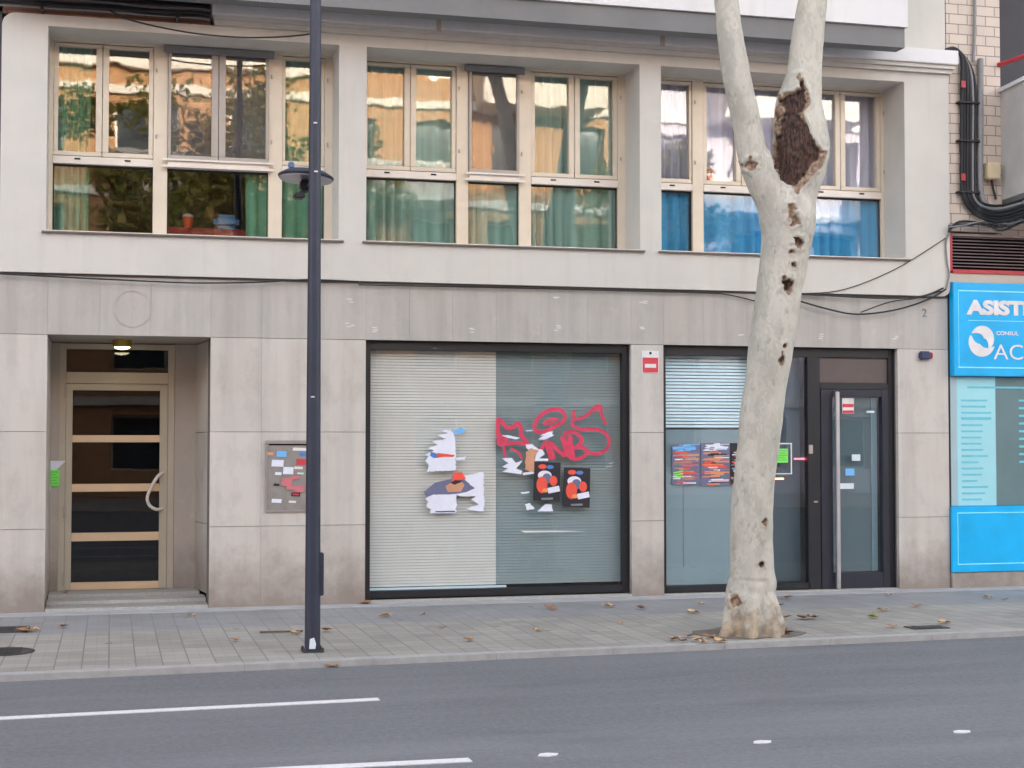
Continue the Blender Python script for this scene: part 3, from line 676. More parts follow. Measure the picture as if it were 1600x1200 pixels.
# ------------------------------------------------------------------ graffiti and posters on the glass
def Z4(cx, cy): return (640 + cx / 5.0, 620 + cy / 5.0)
gy = [.1285]
def ribbon(m, pts, wd):
    P = [at(*Z4(*p), .128) for p in pts]; P = [Vector((p.x, 0, p.z)) for p in P]; P = smoothpath(P, 6); n = len(P); b_ = len(m.v); y = gy[0]
    for i, p in enumerate(P):
        t = (P[min(i + 1, n - 1)] - P[max(i - 1, 0)]); t.normalize(); nn = Vector((-t.z, 0, t.x))
        ww = wd * .62 * (1 + .22 * math.sin(i * 1.1 + len(m.v)))
        if i in (0, n - 1): ww *= .6
        yy = y - i * .00002
        m.v.append((p.x + nn.x * ww, yy, p.z + nn.z * ww)); m.v.append((p.x - nn.x * ww, yy, p.z - nn.z * ww))
    for i in range(n - 1): m._f([b_ + 2 * i, b_ + 2 * i + 1, b_ + 2 * i + 3, b_ + 2 * i + 2])
    gy[0] -= .0004
m = MB()
for pts, wd in (
    ([(690, 165), (690, 260), (700, 380)], .035), ([(690, 170), (730, 205), (765, 245), (810, 235), (845, 205), (868, 240), (872, 300), (905, 340), (925, 372)], .036),
    ([(700, 375), (780, 365), (850, 360), (925, 372)], .03), ([(700, 300), (760, 330), (700, 360)], .03), ([(735, 385), (740, 430), (750, 470)], .022), ([(790, 405), (835, 425), (865, 455), (880, 490)], .02),
    ([(1215, 150), (1180, 105), (1110, 100), (1030, 140), (980, 210), (985, 265), (1040, 275), (1130, 235), (1200, 190), (1215, 140)], .034),
    ([(1045, 215), (1090, 180), (1160, 170)], .022), ([(1045, 215), (1110, 205), (1160, 170)], .02),
    ([(1280, 108), (1290, 170), (1350, 165), (1410, 120), (1450, 80), (1490, 75), (1500, 140), (1535, 215)], .028),
    ([(1440, 95), (1480, 90), (1495, 105)], .04), ([(1288, 165), (1270, 215), (1320, 250), (1400, 255), (1490, 262), (1550, 315), (1550, 390), (1500, 435), (1430, 445), (1370, 415)], .030),
    ([(1060, 345), (1035, 400), (1010, 430)], .03), ([(1075, 345), (1095, 420), (1120, 490)], .060), ([(1105, 360), (1150, 410), (1215, 465)], .034), ([(1190, 310), (1215, 380), (1225, 460)], .048),
    ([(1200, 295), (1250, 275), (1310, 290), (1345, 340), (1300, 395), (1250, 400), (1240, 350)], .034), ([(1230, 455), (1280, 485), (1340, 475), (1390, 430), (1350, 395), (1290, 395)], .034),
    ([(1250, 300), (1255, 380), (1275, 470)], .05)): ribbon(m, pts, wd)
m.build('graffiti', 'red_spray', shop1)
def poly(m, pts, y, th=.0008, conv=Z4):
    P = [at(*conv(*p), y) for p in pts]; m.prism([(p.x, p.z) for p in P], y - th, y); return m
def rag(pts, seed, amp=6, step=14):
    """tear an outline: horizontal jagged strips along its long edges"""
    r = random.Random(seed); out = []
    n = len(pts)
    for i in range(n):
        a = Vector(pts[i]); b_ = Vector(pts[(i + 1) % n]); L = (b_ - a).length; k = max(1, int(L / step))
        for j in range(k):
            p = a.lerp(b_, j / k); 
            if j: p = p + Vector((r.uniform(-amp, amp) * 1.6, r.uniform(-amp, amp) * .5))
            out.append((p.x, p.y))
    return out
Yp = .1278
t1 = thing('torn_poster', 'upper torn white poster remnant on the cream blind half of the shop window', 'poster', tuple(at(*Z4(250, 480), .128)), 'torn posters on the shop glass')
m = MB(); poly(m, rag([(240, 262), (320, 258), (345, 300), (355, 340), (360, 575), (130, 585), (150, 540), (120, 500), (150, 470), (118, 455), (190, 420), (140, 400), (220, 375), (170, 348), (290, 330), (215, 300), (300, 285)], 3, 5), Yp, .001); m.build('sheet', 'paper', t1)
m = MB(); poly(m, [(345, 262), (400, 240), (445, 268), (390, 290), (345, 285)], Yp, .001); m.build('blue_scrap', 'p_sky', t1)
m = MB(); poly(m, [(180, 445), (230, 440), (300, 448), (355, 455), (340, 470), (260, 470), (205, 478)], Yp - .0015, .0006); m.build('red_print', 'p_red', t1)
m = MB(); poly(m, [(165, 430), (205, 440), (225, 475), (185, 478), (160, 460)], Yp - .0022, .0006); m.build('blue_print', 'p_blue', t1)
m = MB(); poly(m, rag([(365, 480), (440, 462), (430, 490), (360, 495)], 4, 3), Yp, .001); m.build('scrap', 'paper', t1)
t2 = thing('torn_poster', 'lower torn poster with tan figure print on the cream blind half', 'poster', tuple(at(*Z4(330, 740), .128)), 'torn posters on the shop glass')
m = MB(); poly(m, rag([(125, 790), (180, 765), (360, 750), (460, 700), (430, 620), (580, 582), (585, 895), (520, 890), (440, 875), (540, 840), (480, 800), (520, 775), (410, 778), (365, 765), (362, 905), (160, 910), (170, 880), (130, 860), (150, 820), (125, 800)], 5, 5), Yp, .001); m.build('sheet', 'paper', t2)
m = MB(); poly(m, rag([(115, 740), (200, 670), (330, 640), (340, 595), (410, 590), (430, 650), (510, 715), (440, 745), (360, 760), (180, 765), (130, 785)], 6, 3), Yp - .0015, .0006); m.build('slate_print', 'p_slate', t2)
m = MB(); poly(m, [(280, 700), (340, 660), (400, 655), (430, 690), (400, 740), (300, 745)], Yp - .0024, .0005); m.build('tan_print', 'p_skin', t2)
m = MB(); poly(m, [(330, 660), (345, 590), (410, 590), (440, 640), (380, 655)], Yp - .0024, .0005); m.build('red_print', 'p_red', t2)
m = MB(); poly(m, [(320, 672), (355, 650), (420, 655), (400, 668), (350, 688)], Yp - .0031, .0005); m.build('dark_print', 'ink', t2)
m = MB(); poly(m, [(200, 893), (355, 890), (355, 899), (205, 901)], Yp - .0015, .0005); m.build('dark_print', 'ink', t2)
for i, (pts, lab) in enumerate((
    ([(720, 300), (770, 300), (865, 322), (830, 332), (760, 318)], 'thin white paper scrap across the upper left of the red graffiti'),
    ([(905, 262), (970, 258), (950, 268), (915, 270)], 'tiny white paper strip just left of the round graffiti letter'),
    ([(1010, 310), (1080, 275), (1120, 268), (1110, 290), (1130, 300), (1050, 335), (1000, 330), (1060, 300)], 'jagged white paper scrap under the round graffiti letter'),
    ([(720, 480), (800, 478), (830, 515), (880, 500), (830, 560), (880, 580), (870, 605), (720, 585), (770, 560), (720, 545), (770, 520)], 'zigzag white paper scrap below the left red graffiti letter'),
    ([(905, 372), (960, 370), (1000, 405), (1040, 415), (1055, 450), (1010, 480), (1085, 485), (1080, 500), (970, 502), (990, 450), (910, 400)], 'white and red torn scrap above the left dark event poster'),
    ([(880, 595), (970, 580), (975, 600), (890, 612)], 'white paper strip at the lower left corner of the torn red scrap'),
    ([(865, 748), (940, 738), (930, 752), (880, 758)], 'small white strip left of the dark event posters'),
    ([(900, 840), (940, 830), (975, 875), (915, 885)], 'square white scrap below left of the dark event posters'),
    ([(1000, 895), (1060, 840), (1110, 840), (1120, 895)], 'white torn scrap directly under the left dark event poster'))):
    m = MB(); y = .1250 - i * .0002; poly(m, rag(pts, 20 + i, 3, 12), y, .0008); o = m.build('paper_scrap', 'paper'); tag(o, lab, 'paper scrap', 'paper scraps on the shop glass')
o = MB(); poly(o, rag([(905, 440), (950, 400), (1010, 420), (980, 460), (970, 590), (905, 570)], 31, 4), .1225, .0008)
tag(o.build('torn_poster', 'p_skin'), 'narrow torn tan and red strip beside the left dark event poster', 'poster', 'torn posters on the shop glass')
def dark_poster(cx0, cy0, cx1, cy1, lab):
    p0 = at(*Z4(cx0, cy1), .12); t = thing('event_poster', lab, 'poster', tuple(p0), 'dark event posters on the shop glass')
    W_, H_ = cx1 - cx0, cy1 - cy0; L = lambda u, v: (cx0 + u * W_, cy0 + v * H_)
    m = MB(); poly(m, [L(.05, 0), L(1, .02), L(.97, 1), L(0, .98)], .1225, .001); m.build('sheet', 'ink', t)
    def el(u, v, a, b_, mat, lay, nm, n=18):
        m = MB(); poly(m, [L(u + a * math.cos(2 * PI * i / n), v + b_ * math.sin(2 * PI * i / n)) for i in range(n)], .1210 - lay * .0007, .0005); m.build(nm, mat, t)
    el(.34, .12, .15, .06, 'p_red', 0, 'red_print'); el(.62, .13, .13, .05, 'p_blue', 0, 'blue_print')
    el(.42, .34, .25, .12, 'paper', 0, 'white_print'); el(.50, .42, .17, .13, 'p_slate', 1, 'slate_print')
    el(.32, .58, .20, .21, 'p_red', 2, 'red_print'); el(.74, .48, .14, .13, 'p_red', 2, 'red_print'); el(.45, .72, .12, .05, 'p_orange', 3, 'orange_print')
    m = MB(); poly(m, [L(.52, .66), L(.94, .60), L(.98, .74), L(.56, .80)], .1180, .0005); m.build('white_label', 'paper', t)
    m = MB(); poly(m, [L(.30, .91), L(.72, .90), L(.72, .95), L(.30, .96)], .1205, .0005); m.build('caption_print', 'p_grey', t)
dark_poster(965, 508, 1180, 818, 'left of the two dark event posters, touching the red graffiti')
dark_poster(1195, 552, 1412, 865, 'right, lower hanging one of the two dark event posters')
# long scratch on the glass
m = MB(); poly(m, [(865, 1046), (1000, 1048), (1200, 1046), (1390, 1050), (1200, 1054), (900, 1060)], .1275, .001); m.build('tape_strip', 'alu_light', shop1)
for a, b_, sx in ((1575, 520, 20), (1560, 545, 26)): 
    m = MB(); poly(m, [(a - sx, b_), (a + sx, b_ - 8), (a + sx, b_ - 4), (a - sx, b_ + 4)], .1275, .001); m.build('tape_strip', 'paper', shop1)
# colourful posters on the second window
def Z6(cx, cy): return (1020 + cx / 6.667, 660 + cy / 6.667)
def col_poster(x0, x1, y0_, y1_, lab, mats, seed):
    r = random.Random(seed); t = thing('concert_poster', lab, 'poster', tuple(at(*Z6(x0, y1_), .12)), 'colourful posters on the second shop window')
    m = MB(); poly(m, [(x0, y0_), (x1, y0_ + 3), (x1 + 2, y1_), (x0 + 2, y1_ + 4)], .1275, .001, Z6); m.build('sheet', mats[0], t)
    by = {}
    H_ = y1_ - y0_
    for i in range(64):
        v = y0_ + H_ * (i + .5) / 64; h = H_ / 64 * r.uniform(.7, 2.4); u0 = x0 + r.uniform(4, (x1 - x0) * .5); u1 = min(x1 - 4, u0 + r.uniform(.15, .75) * (x1 - x0))
        if i < 11: mt = mats[1]
        else: mt = r.choice(mats[2:])
        by.setdefault(mt, MB()); poly(by[mt], [(u0, v), (u1, v - 3), (u1, v + h), (u0, v + h)], .1262 - i * .00003, .0003, Z6)
    for k, mm in by.items(): mm.build('printed_band', k, t)
col_poster(200, 492, 225, 650, 'leftmost colourful poster with a blue top and green corner on the second shop window', ['p_slate', 'p_sky', 'paper', 'p_skin', 'p_slate', 'p_skin', 'p_grey', 'p_red'], 1)
col_poster(500, 800, 215, 655, 'orange and white festival poster between the blue one and the tree trunk', ['p_slate', 'paper', 'p_red', 'p_skin', 'ink', 'p_skin', 'paper', 'p_orange', 'p_slate'], 2)
col_poster(806, 1010, 215, 645, 'dark poster mostly hidden behind the tree trunk', ['ink', 'ink', 'paper', 'p_grey', 'film', 'p_red'], 5)
m = MB()
for k in range(3): poly(m, [(215, 520 + k * 26), (310, 500 + k * 26), (320, 510 + k * 26), (215, 535 + k * 26)], .1245, .0004, Z6)
tag(m.build('green_sticker', 'green_paper'), 'green striped sticker on the lower left corner of the blue topped poster', 'sticker')
def notice(px0, px1, py0, py1, Y, lab, cover=True):
    a = at(px0, py1, Y); c = at(px1, py0, Y); t = thing('notice', lab, 'notice', (a.x, Y, a.z), 'bright green notices')
    if cover:
        m = MB(); o_ = .05
        for bx_ in ((a.x - .03, c.x + .05, c.z + .05, c.z + .065), (c.x + .035, c.x + .05, a.z - .13, c.z + .05), (a.x - .03, c.x + .035, a.z - .13, a.z - .12)): m.box(bx_[0], bx_[1], Y, Y + .002, bx_[2], bx_[3])
        m.build('clear_sleeve', 'sticker_w', t)
    m = MB(); m.box(a.x, c.x, Y - .002, Y - .0005, a.z, c.z); m.build('sheet', 'green_paper', t)
    m = MB()
    for i in range(5): z = c.z - (c.z - a.z) * (i + .8) / 6; m.box(a.x + .01, c.x - .015 - .02 * (i % 2), Y - .003, Y - .0022, z - .004, z + .002)
    m.build('lettering', 'curt_green', t)
notice(1213, 1231, 701, 723, .122, 'bright green notice on the dark shop glass right of the tree trunk')
notice(66, 93, 734, 760, 1.19, 'bright green notice on the wall left of the entrance door', False)
a = at(66, 768, 1.195); c = at(103, 720, 1.195)
tag(MB().prism([(a.x, a.z + .02), (a.x + .08, a.z), (a.x + .12, c.z - .12), (c.x, c.z), (a.x, c.z)], 1.193, 1.1945).build('paper_sheet', 'paper'), 'curling pale paper behind the green notice left of the entrance door', 'paper')
# added glowing bars standing for tail lamp reflections in the glass; door stickers
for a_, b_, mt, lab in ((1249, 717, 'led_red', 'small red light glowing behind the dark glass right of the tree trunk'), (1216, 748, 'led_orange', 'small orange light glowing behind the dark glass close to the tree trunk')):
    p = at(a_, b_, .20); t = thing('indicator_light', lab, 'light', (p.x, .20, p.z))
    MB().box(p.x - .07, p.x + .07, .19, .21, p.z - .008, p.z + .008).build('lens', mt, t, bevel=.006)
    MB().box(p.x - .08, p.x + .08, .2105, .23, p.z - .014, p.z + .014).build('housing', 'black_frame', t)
def sticker(px0, px1, py0, py1, Y, mat, lab, cat='sticker', name='sticker', band=None):
    a = at(px0, py1, Y); c = at(px1, py0, Y); t = thing(name, lab, cat, (a.x, Y, a.z))
    m = MB(); m.box(a.x, c.x, Y - .0015, Y, a.z, c.z); m.build('sheet', mat, t)
    if band:
        for mt, f0, f1 in band:
            MB().box(a.x + .004, c.x - .004, Y - .0025, Y - .0017, c.z - (c.z - a.z) * f1, c.z - (c.z - a.z) * f0).build('printed_band', mt, t)
sticker(1316, 1334, 622, 646, .119, 'white_sign', 'red and white sticker high on the glass shop door', band=[('red_sign', .38, .60), ('red_sign', .80, .98)])
sticker(1331, 1344, 710, 720, .119, 'sticker_w', 'white square sticker, uppermost of the pale ones on the shop door')
sticker(1321, 1335, 732, 743, .119, 'p_sky', 'pale blue sticker on the shop door above the white strip')
sticker(1306, 1334, 755, 764, .119, 'sticker_w', 'white horizontal strip sticker beside the steel door handle')
sticker(1354, 1366, 642, 645, .119, 'sticker_w', 'tiny white scratch like sticker in the upper right of the shop door')
# alarm sign on the pier
a = at(1004, 582, -.001); c = at(1028, 559, -.001)
t = thing('alarm_sign', 'small red and white alarm notice on the granite pier between the shop windows', 'sign', (a.x, 0, a.z))
MB().box(a.x - .01, c.x + .01, -.006, -.001, a.z - .01, c.z + .075).build('plate', 'white_sign', t, bevel=.002)
MB().box(a.x, c.x, -.008, -.0065, a.z, c.z).build('red_field', 'red_sign', t)
mz = (a.z + c.z) / 2; MB().box(a.x + .025, c.x - .025, -.0095, -.0083, mz - .03, mz + .012).build('lettering', 'white_sign', t)
MB().lathe([(.006, 0), (.016, .002), (.006, .004)], ((a.x + c.x) / 2, -.007, c.z + .05), 12, 'y').build('eye_symbol', 'ink', t)
# alarm siren
a = at(1447, 555, -.05)
t = thing('alarm_siren', 'small dark blue and red alarm siren on the granite right of the shop door', 'siren', (a.x, 0, a.z))
MB().box(a.x - .075, a.x + .055, -.07, -.001, a.z - .05, a.z + .045).build('housing', 'siren_blue', t, bevel=.015, seg=3)
MB().box(a.x + .056, a.x + .085, -.065, -.001, a.z - .04, a.z + .035).build('lens', 'red_paint', t, bevel=.012, seg=3)
# chalk marks on lintel + door number shape
r = random.Random(3)
for i, (px, py) in enumerate(((547, 468), (546, 508), (583, 515), (735, 515), (870, 512), (868, 468), (1004, 470), (1003, 512), (1155, 527), (1280, 526), (1398, 526))):
    p = at(px, py, 0); m = MB()
    for k in range(3):
        dx, dz = r.uniform(-.03, .03), r.uniform(-.03, .03); m.box(p.x + dx - .02, p.x + dx + .03, -.0022 - k * .0005, -.0016 - k * .0005, p.z + dz - .006, p.z + dz + .005)
    m.build('fixing_scar', 'grey_mark', bld)
def text(body, size, loc, mat, parent, name='lettering', offset=0.0, extr=.004, rot=0.0, sx=1.0):
    cu = bpy.data.curves.new(name, 'FONT'); cu.body = body; cu.size = size; cu.offset = offset; cu.extrude = extr; cu.resolution_u = 4
    o = bpy.data.objects.new('tmp', cu); COL.objects.link(o); dg = bpy.context.evaluated_depsgraph_get(); dg.update()
    me = bpy.data.meshes.new_from_object(o.evaluated_get(dg)); bpy.data.objects.remove(o)
    mt = Matrix.Translation(Vector(loc)) @ Matrix.Rotation(PI / 2, 4, 'X') @ Matrix.Diagonal((sx, 1, 1, 1)); me.transform(mt)
    me.materials.clear(); me.materials.append(M[mat]); o = bpy.data.objects.new(name, me); COL.objects.link(o)
    if parent:
        o.parent = parent
        if parent.type == 'EMPTY': o.matrix_parent_inverse = Matrix.Translation(-parent.location)
    return o
p = at(1440, 495, 0); text('2', .14, (p.x, -.0045, p.z), 'p_grey', bld, 'house_number', 0, .003)

# ------------------------------------------------------------------ utility box
a = at(414, 800, 0); z1 = 1.712
t = thing('meter_box', 'grey metal meter cabinet covered in stickers, left of the lamp post', 'cabinet', (1.54, 0, .972))
x0, x1, z0 = 1.54, 2.065, .972
m = MB(); m.box(x0, x1, -.02, -.001, z1 - .035, z1); m.box(x0, x1, -.02, -.001, z0, z0 + .02); m.box(x0, x0 + .022, -.02, -.001, z0 + .0201, z1 - .0351); m.box(x1 - .022, x1, -.02, -.001, z0 + .0201, z1 - .0351)
m.build('frame', 'meter_frame', t, bevel=.003)
B(x0 + .023, x1 - .023, -.012, -.001, z0 + .021, z1 - .052).build('door', 'meter', t, bevel=.002)
B(x0 + .04, x1 - .03, -.004, -.001, z1 - .0515, z1 - .0355).build('slot', 'hole', t)
def zs_(cx, cy): return (400 + cx / 7.5, 660 + cy / 7.5)
for i, (u0, v0, u1, v1, mt) in enumerate(((120, 345, 205, 385, 'p_skin'), (240, 335, 360, 405, 'p_sky'), (430, 295, 590, 335, 'white_sign'), (510, 350, 600, 400, 'p_blue'), (180, 437, 325, 520, 'paper'), (470, 425, 590, 500, 'red_sign'), (315, 520, 440, 610, 'paper'), (445, 515, 550, 550, 'white_sign'), (220, 580, 300, 618, 'paper'), (480, 585, 560, 610, 'white_sign'), (410, 820, 520, 868, 'ink'), (425, 832, 505, 855, 'red_sign'), (180, 895, 300, 945, 'paper'), (380, 915, 470, 945, 'white_sign'), (205, 715, 275, 745, 'ink'))):
    a = at(*zs_(u0, v1), -.012); c = at(*zs_(u1, v0), -.012); y = -.0130 - i * .0004
    MB().prism([(a.x, a.z + .004), (c.x - .004, a.z), (c.x, c.z - .004), (a.x + .005, c.z)], y - .0003, y).build('sticker', mt, t)
m = MB()
for i, (u0, v0, u1, v1) in enumerate(((290, 650, 430, 745), (400, 625, 520, 665), (350, 735, 575, 790), (440, 770, 560, 820))):
    a = at(*zs_(u0, v1), -.012); c = at(*zs_(u1, v0), -.012); y = -.0195 - i * .0006; m.prism([(a.x, a.z + .01), (a.x + .02, a.z), (c.x - .01, a.z + .004), (c.x, c.z - .015), (c.x - .03, c.z), (a.x + .01, c.z - .005)], y - .0003, y)
m.build('paint_splash', plain('faded pink paint', (0.55, 0.16, 0.19, 1), .6), t)

# ------------------------------------------------------------------ right neighbour
nb = thing('clinic_building', 'cream tiled building with a cyan shop front at the right edge', 'building')
m = MB(); XR = 9.44
m.box(XR, 10.15, -.0, .4, 4.16, 19.0); m.box(10.15, 22, .30, .7, 4.16, 4.5)
m.build('tiled_wall', 'tile', nb)
m = MB(); m.box(XR, 24, .75, 14, 4.17, 18.5); m.box(12.5, 24, 0, .74, 4.17, 18.5); m.build('main_wall', 'tile', nb)
B(9.15 + .29, 24, 2.0, 14, 0, 4.16).build('shop_body', 'room_dark', nb)
# splayed bay balcony
m = MB(); m.prism([(10.15, -.0), (10.08, -.60), (10.60, -1.10), (12.45, -1.10), (12.45, .3), (10.15, .3)], 4.55, 5.83, 'z'); m.build('bay_parapet', plain('pale grey bay tile', (0.50, 0.49, 0.48, 1), .6, var=.1, scale=3), nb)
m = MB(); m.prism([(10.12, .01), (10.05, -.62), (10.58, -1.14), (12.47, -1.14), (12.47, .3), (10.14, .3)], 5.831, 5.875, 'z'); m.build('bay_coping', 'white_render', nb)
m = MB(); m.box(10.18, 12.4, .28, .34, 5.90, 8.2); wd_ = m.build('bay_window', 'gasket', nb); m = MB(); m.box(10.2, 12.38, .22, .26, 5.9, 8.18); m.build('pane', 'dark_shade', wd_)
m = MB(); m.tube([(10.12, .10, 6.16), (10.2, -.5, 6.16), (10.65, -1.05, 6.16)], .03, 8); m.build('red_rail', 'red_paint', nb)
# louvre
m = MB(); m.box(XR - .02, XR + .035, -.03, .05, 3.69, 4.13); m.box(XR + .036, 11.6, -.035, .05, 3.665, 3.71)
lv = m.build('louvre', 'red_paint', nb)
m = MB(); z = 3.74
while z < 4.09: m.prism([(-.02, z), (-.005, z + .014), (.03, z + .018), (.015, z + .004)], XR + .037, 11.59, 'x'); z += .038
m.build('slats', 'dark_louvre', lv)
B(XR + .036, 11.6, -.03, .05, 4.10, 4.13).build('louvre_head', 'dark_louvre', nb)
B(XR + .04, 11.59, .052, .07, 3.70, 4.099).build('backing', 'hole', lv)
B(XR - .015, 11.6, -.02, .05, 3.56, 3.664).build('beige_fascia', 'beige', nb)
B(XR - .015, 11.6, .06, .2, 0, 3.55).build('shop_wall', 'joint', nb)
B(XR - .01, 11.6, -.03, .055, 0, .185).build('plinth', 'granite', nb)
# shop glazing with lettering panel
m = MB(); m.box(XR + .0, 9.52, -.012, .0, .955, 2.455); m.build('mist_film', 'film_mist', nb)
xg = at(1556, 700, -.01).x
B(9.521, xg, -.012, .0, .955, 2.455).build('cyan_film', 'film_cyan', nb)
B(xg + .001, 11.6, -.010, .0, .955, 2.455).build('shop_glass', 'film_green', nb)
m = MB(); r = random.Random(11); z = 2.30; m.box(9.66, 10.45, -.0155, -.0125, 2.322, 2.345)
lx0 = at(1502, 650, -.015).x
z = 2.17
for i in range(17):
    ln = r.choice([.20, .26, .30, .34, .28, .22]) * (1.15 if i in (1, 2, 3) else 1); m.box(lx0, min(lx0 + ln, xg - .01), -.0155, -.0125, z, z + .020 + .012 * (i in (3,))); z -= .072
m.build('text_lines', 'cyan_text', nb)
m = MB(); z = 2.17
for i in range(9): m.box(at(1592, 650, -.015).x, 10.6, -.0155, -.0125, z, z + .025); z -= .09
m.build('text_lines', 'cyan_text', nb)
m = MB(); m.box(XR - .02, 11.6, -.05, -.013, .19, .95); pnl = m.build('lower_panel', 'cyan', nb, bevel=.004)
m = MB(); m.box(9.49, 11.55, -.054, -.0505, .867, .879); m.box(9.49, 11.55, -.054, -.0505, .275, .287); m.box(9.49, 9.498, -.053, -.0505, .288, .866); m.build('border_line', 'cyan_pale', pnl)
# sign
sg = thing('shop_sign', 'bright cyan sign with white lettering and a round white swirl at the right edge', 'sign', (XR, 0, 2.46))
B(XR, 11.6, -.10, -.001, 2.462, 3.55).build('panel', 'cyan', sg, bevel=.004)
def zz(cx, cy): return (1480 + cx / 6.32, 430 + cy / 6.32)
ya = -.102
a = at(*zz(110, 150), ya); b_ = at(*zz(110, 908), ya)
m = MB(); m.box(a.x, 11.5, ya - .002, ya, a.z - .008, a.z + .007); m.box(b_.x, 11.5, ya - .002, ya, b_.z - .008, b_.z + .007); m.box(a.x - .004, a.x + .002, ya - .0015, ya, b_.z + .008, a.z - .009)
l3 = at(*zz(205, 445), ya); m.box(l3.x, 11.5, ya - .002, ya, l3.z - .004, l3.z + .004); m.build('border_line', 'cyan_pale', sg)
p = at(*zz(205, 378), ya); q2 = at(*zz(205, 250), ya); hh = (q2.z - p.z)
text('ASISTE', hh / .70, (p.x, ya - .004, p.z), 'white_sign', sg, 'lettering', .012, .003, sx=1.36)
p = at(*zz(482, 590), ya); text('CONSUL', .062, (p.x, ya - .003, p.z), 'white_sign', sg, 'small_lettering', .001, .002, sx=1.2)
p = at(*zz(458, 830), ya); q2 = at(*zz(458, 680), ya); text('AC', (q2.z - p.z) / .70, (p.x, ya - .003, p.z), 'white_sign', sg, 'thin_lettering', -.001, .002, sx=1.15)
# swirl emblem: overlapping comma blades
cc = at(*zz(340, 645), ya); R0 = at(*zz(460, 645), ya).x - cc.x
m = MB()
def blade(m, a0, a1, c0, prof, y):
    n = 22; out_, in_ = [], []
    for i in range(n + 1):
        t_ = i / n; ang = math.radians(a0 + (a1 - a0) * t_); ro, ri = prof(t_)
        out_.append((c0[0] + ro * math.cos(ang), c0[1] + ro * math.sin(ang))); in_.append((c0[0] + ri * math.cos(ang), c0[1] + ri * math.sin(ang)))
    for i in range(n): m.prism([out_[i], out_[i + 1], in_[i + 1], in_[i]], y, ya - .0005)
blade(m, 158, -62, (cc.x + R0 * .10, cc.z + R0 * .12), lambda t: (R0 * (1.0 - .12 * t), R0 * (1.0 - .12 * t) - R0 * .86 * math.sin(PI * min(1, t * 1.02)) ** .7), ya - .004)
blade(m, 150, 345, (cc.x - R0 * .05, cc.z - R0 * .12), lambda t: (R0 * (1.02 + .12 * t * t), R0 * (1.02 + .12 * t * t) - R0 * .88 * math.sin(PI * min(1, t * .98 + .02)) ** .7), ya - .0035)
m.build('swirl_emblem', 'white_sign', sg)
# junction box
p = at(1549, 268, -.05); t = thing('junction_box', 'beige junction box on the cream tiled wall under the bay', 'junction box', (p.x, 0, p.z))
MB().box(p.x - .08, p.x + .08, -.12, -.001, p.z - .10, p.z + .10).build('housing', plain('beige box', (0.62, 0.52, 0.36, 1), .5), t, bevel=.012)
MB().tube(smoothpath([(p.x, -.05, p.z - .10), (p.x + .02, -.05, p.z - .2), (p.x + .05, -.06, p.z - .33)], 4), .014, 8).build('cable', 'black_rubber', t, smooth=True)

# left neighbour, outside the frame
ln_ = thing('brick_building', 'brown brick apartment block beyond the left edge', 'building')
m = MB(); m.box(-22, -1.13, .9, 14, 0, 18.5)
x = -22
for a, c in ((-22, -19.5), (-17.5, -14.5), (-12.5, -9.5), (-7.5, -4.5), (-2.5, -1.13)): m.box(a, c, .02, .899, 0, 18.5)
for fl in range(6):
    for a, c in ((-19.5, -17.5), (-14.5, -12.5), (-9.5, -7.5), (-4.5, -2.5)): m.box(a + .001, c - .001, .021, .899, fl * 3.1 + 2.5, min(18.5, fl * 3.1 + 3.9 if fl < 5 else 18.5))
m.build('wall', 'brick_b', ln_)
for fl in range(6):
    for a, c in ((-19.5, -17.5), (-14.5, -12.5), (-9.5, -7.5), (-4.5, -2.5)):
        z = 0 if fl == 0 else fl * 3.1 + .8
        wn = B(a + .002, c - .002, .3, .36, z, fl * 3.1 + 2.5).build('window', 'alu', ln_); B(a + .07, c - .07, .29, .299, z + .06, fl * 3.1 + 2.44).build('pane', 'glass_far', wn)
tag(B(-1.128, -1.092, .0, .06, 0, 6.0).build('downpipe', 'iron'), 'dark strip of pipe between the two facades at the left edge', 'pipe')
far_r = thing('row_building', 'plain rendered block further right along the street', 'building')
B(24.1, 60, .2, 14, 0, 18).build('wall', 'pale_wall', far_r); 
for i in range(6):
    for fl in range(5): B(26 + i * 5, 28 + i * 5, .12, .199, 1 + fl * 3.3, 3 + fl * 3.3).build('window', 'glass_far', far_r)
far_l = thing('row_building', 'plain rendered block further left along the street', 'building')
B(-60, -22.1, .2, 14, 0, 18).build('wall', 'pale_band', far_l)
for i in range(6):
    for fl in range(5): B(-58 + i * 6, -55.6 + i * 6, .12, .199, 1 + fl * 3.3, 3 + fl * 3.3).build('window', 'glass_far', far_l)

# ------------------------------------------------------------------ cables
def cable(pts, Y, r=.008, name='cable', mat='black_rubber', lab='', cat='cable', grp=None, n=6):
    P = [at(p[0], p[1], p[2] if len(p) > 2 else Y) for p in pts]
    o = MB().tube(smoothpath(P, n), r, 6).build(name, mat, smooth=True)
    return tag(o, lab, cat, grp)
t = thing('cable_bundle', 'thick black cable bundle above the leftmost upper window', 'cables', tuple(at(0, 20, -.1)))
r = random.Random(5)
for i in range(9):
    y0_ = 6.03 + i * .022; pts = [(-1.3 + k * .42, -.10 - .02 * (i % 3), y0_ + r.uniform(-.012, .012)) for k in range(6)] + [(.94, -.09 - .02 * (i % 3), y0_)]
    MB().tube(smoothpath(pts, 4), r.uniform(.010, .019), 6).build('strand', 'black_rubber' if i % 4 else 'grey_cable', t, smooth=True)
for x in (-.72, .60): B(x, x + .03, -.17, .015, 6.0, 6.03).build('clamp', 'black_rubber', t)
cable([(160, 8), (200, 30), (290, 50), (370, 58), (430, 58), (478, 54), (492, 50)], -.19, .009, lab='slack black cable sagging across the head of the leftmost upper window')
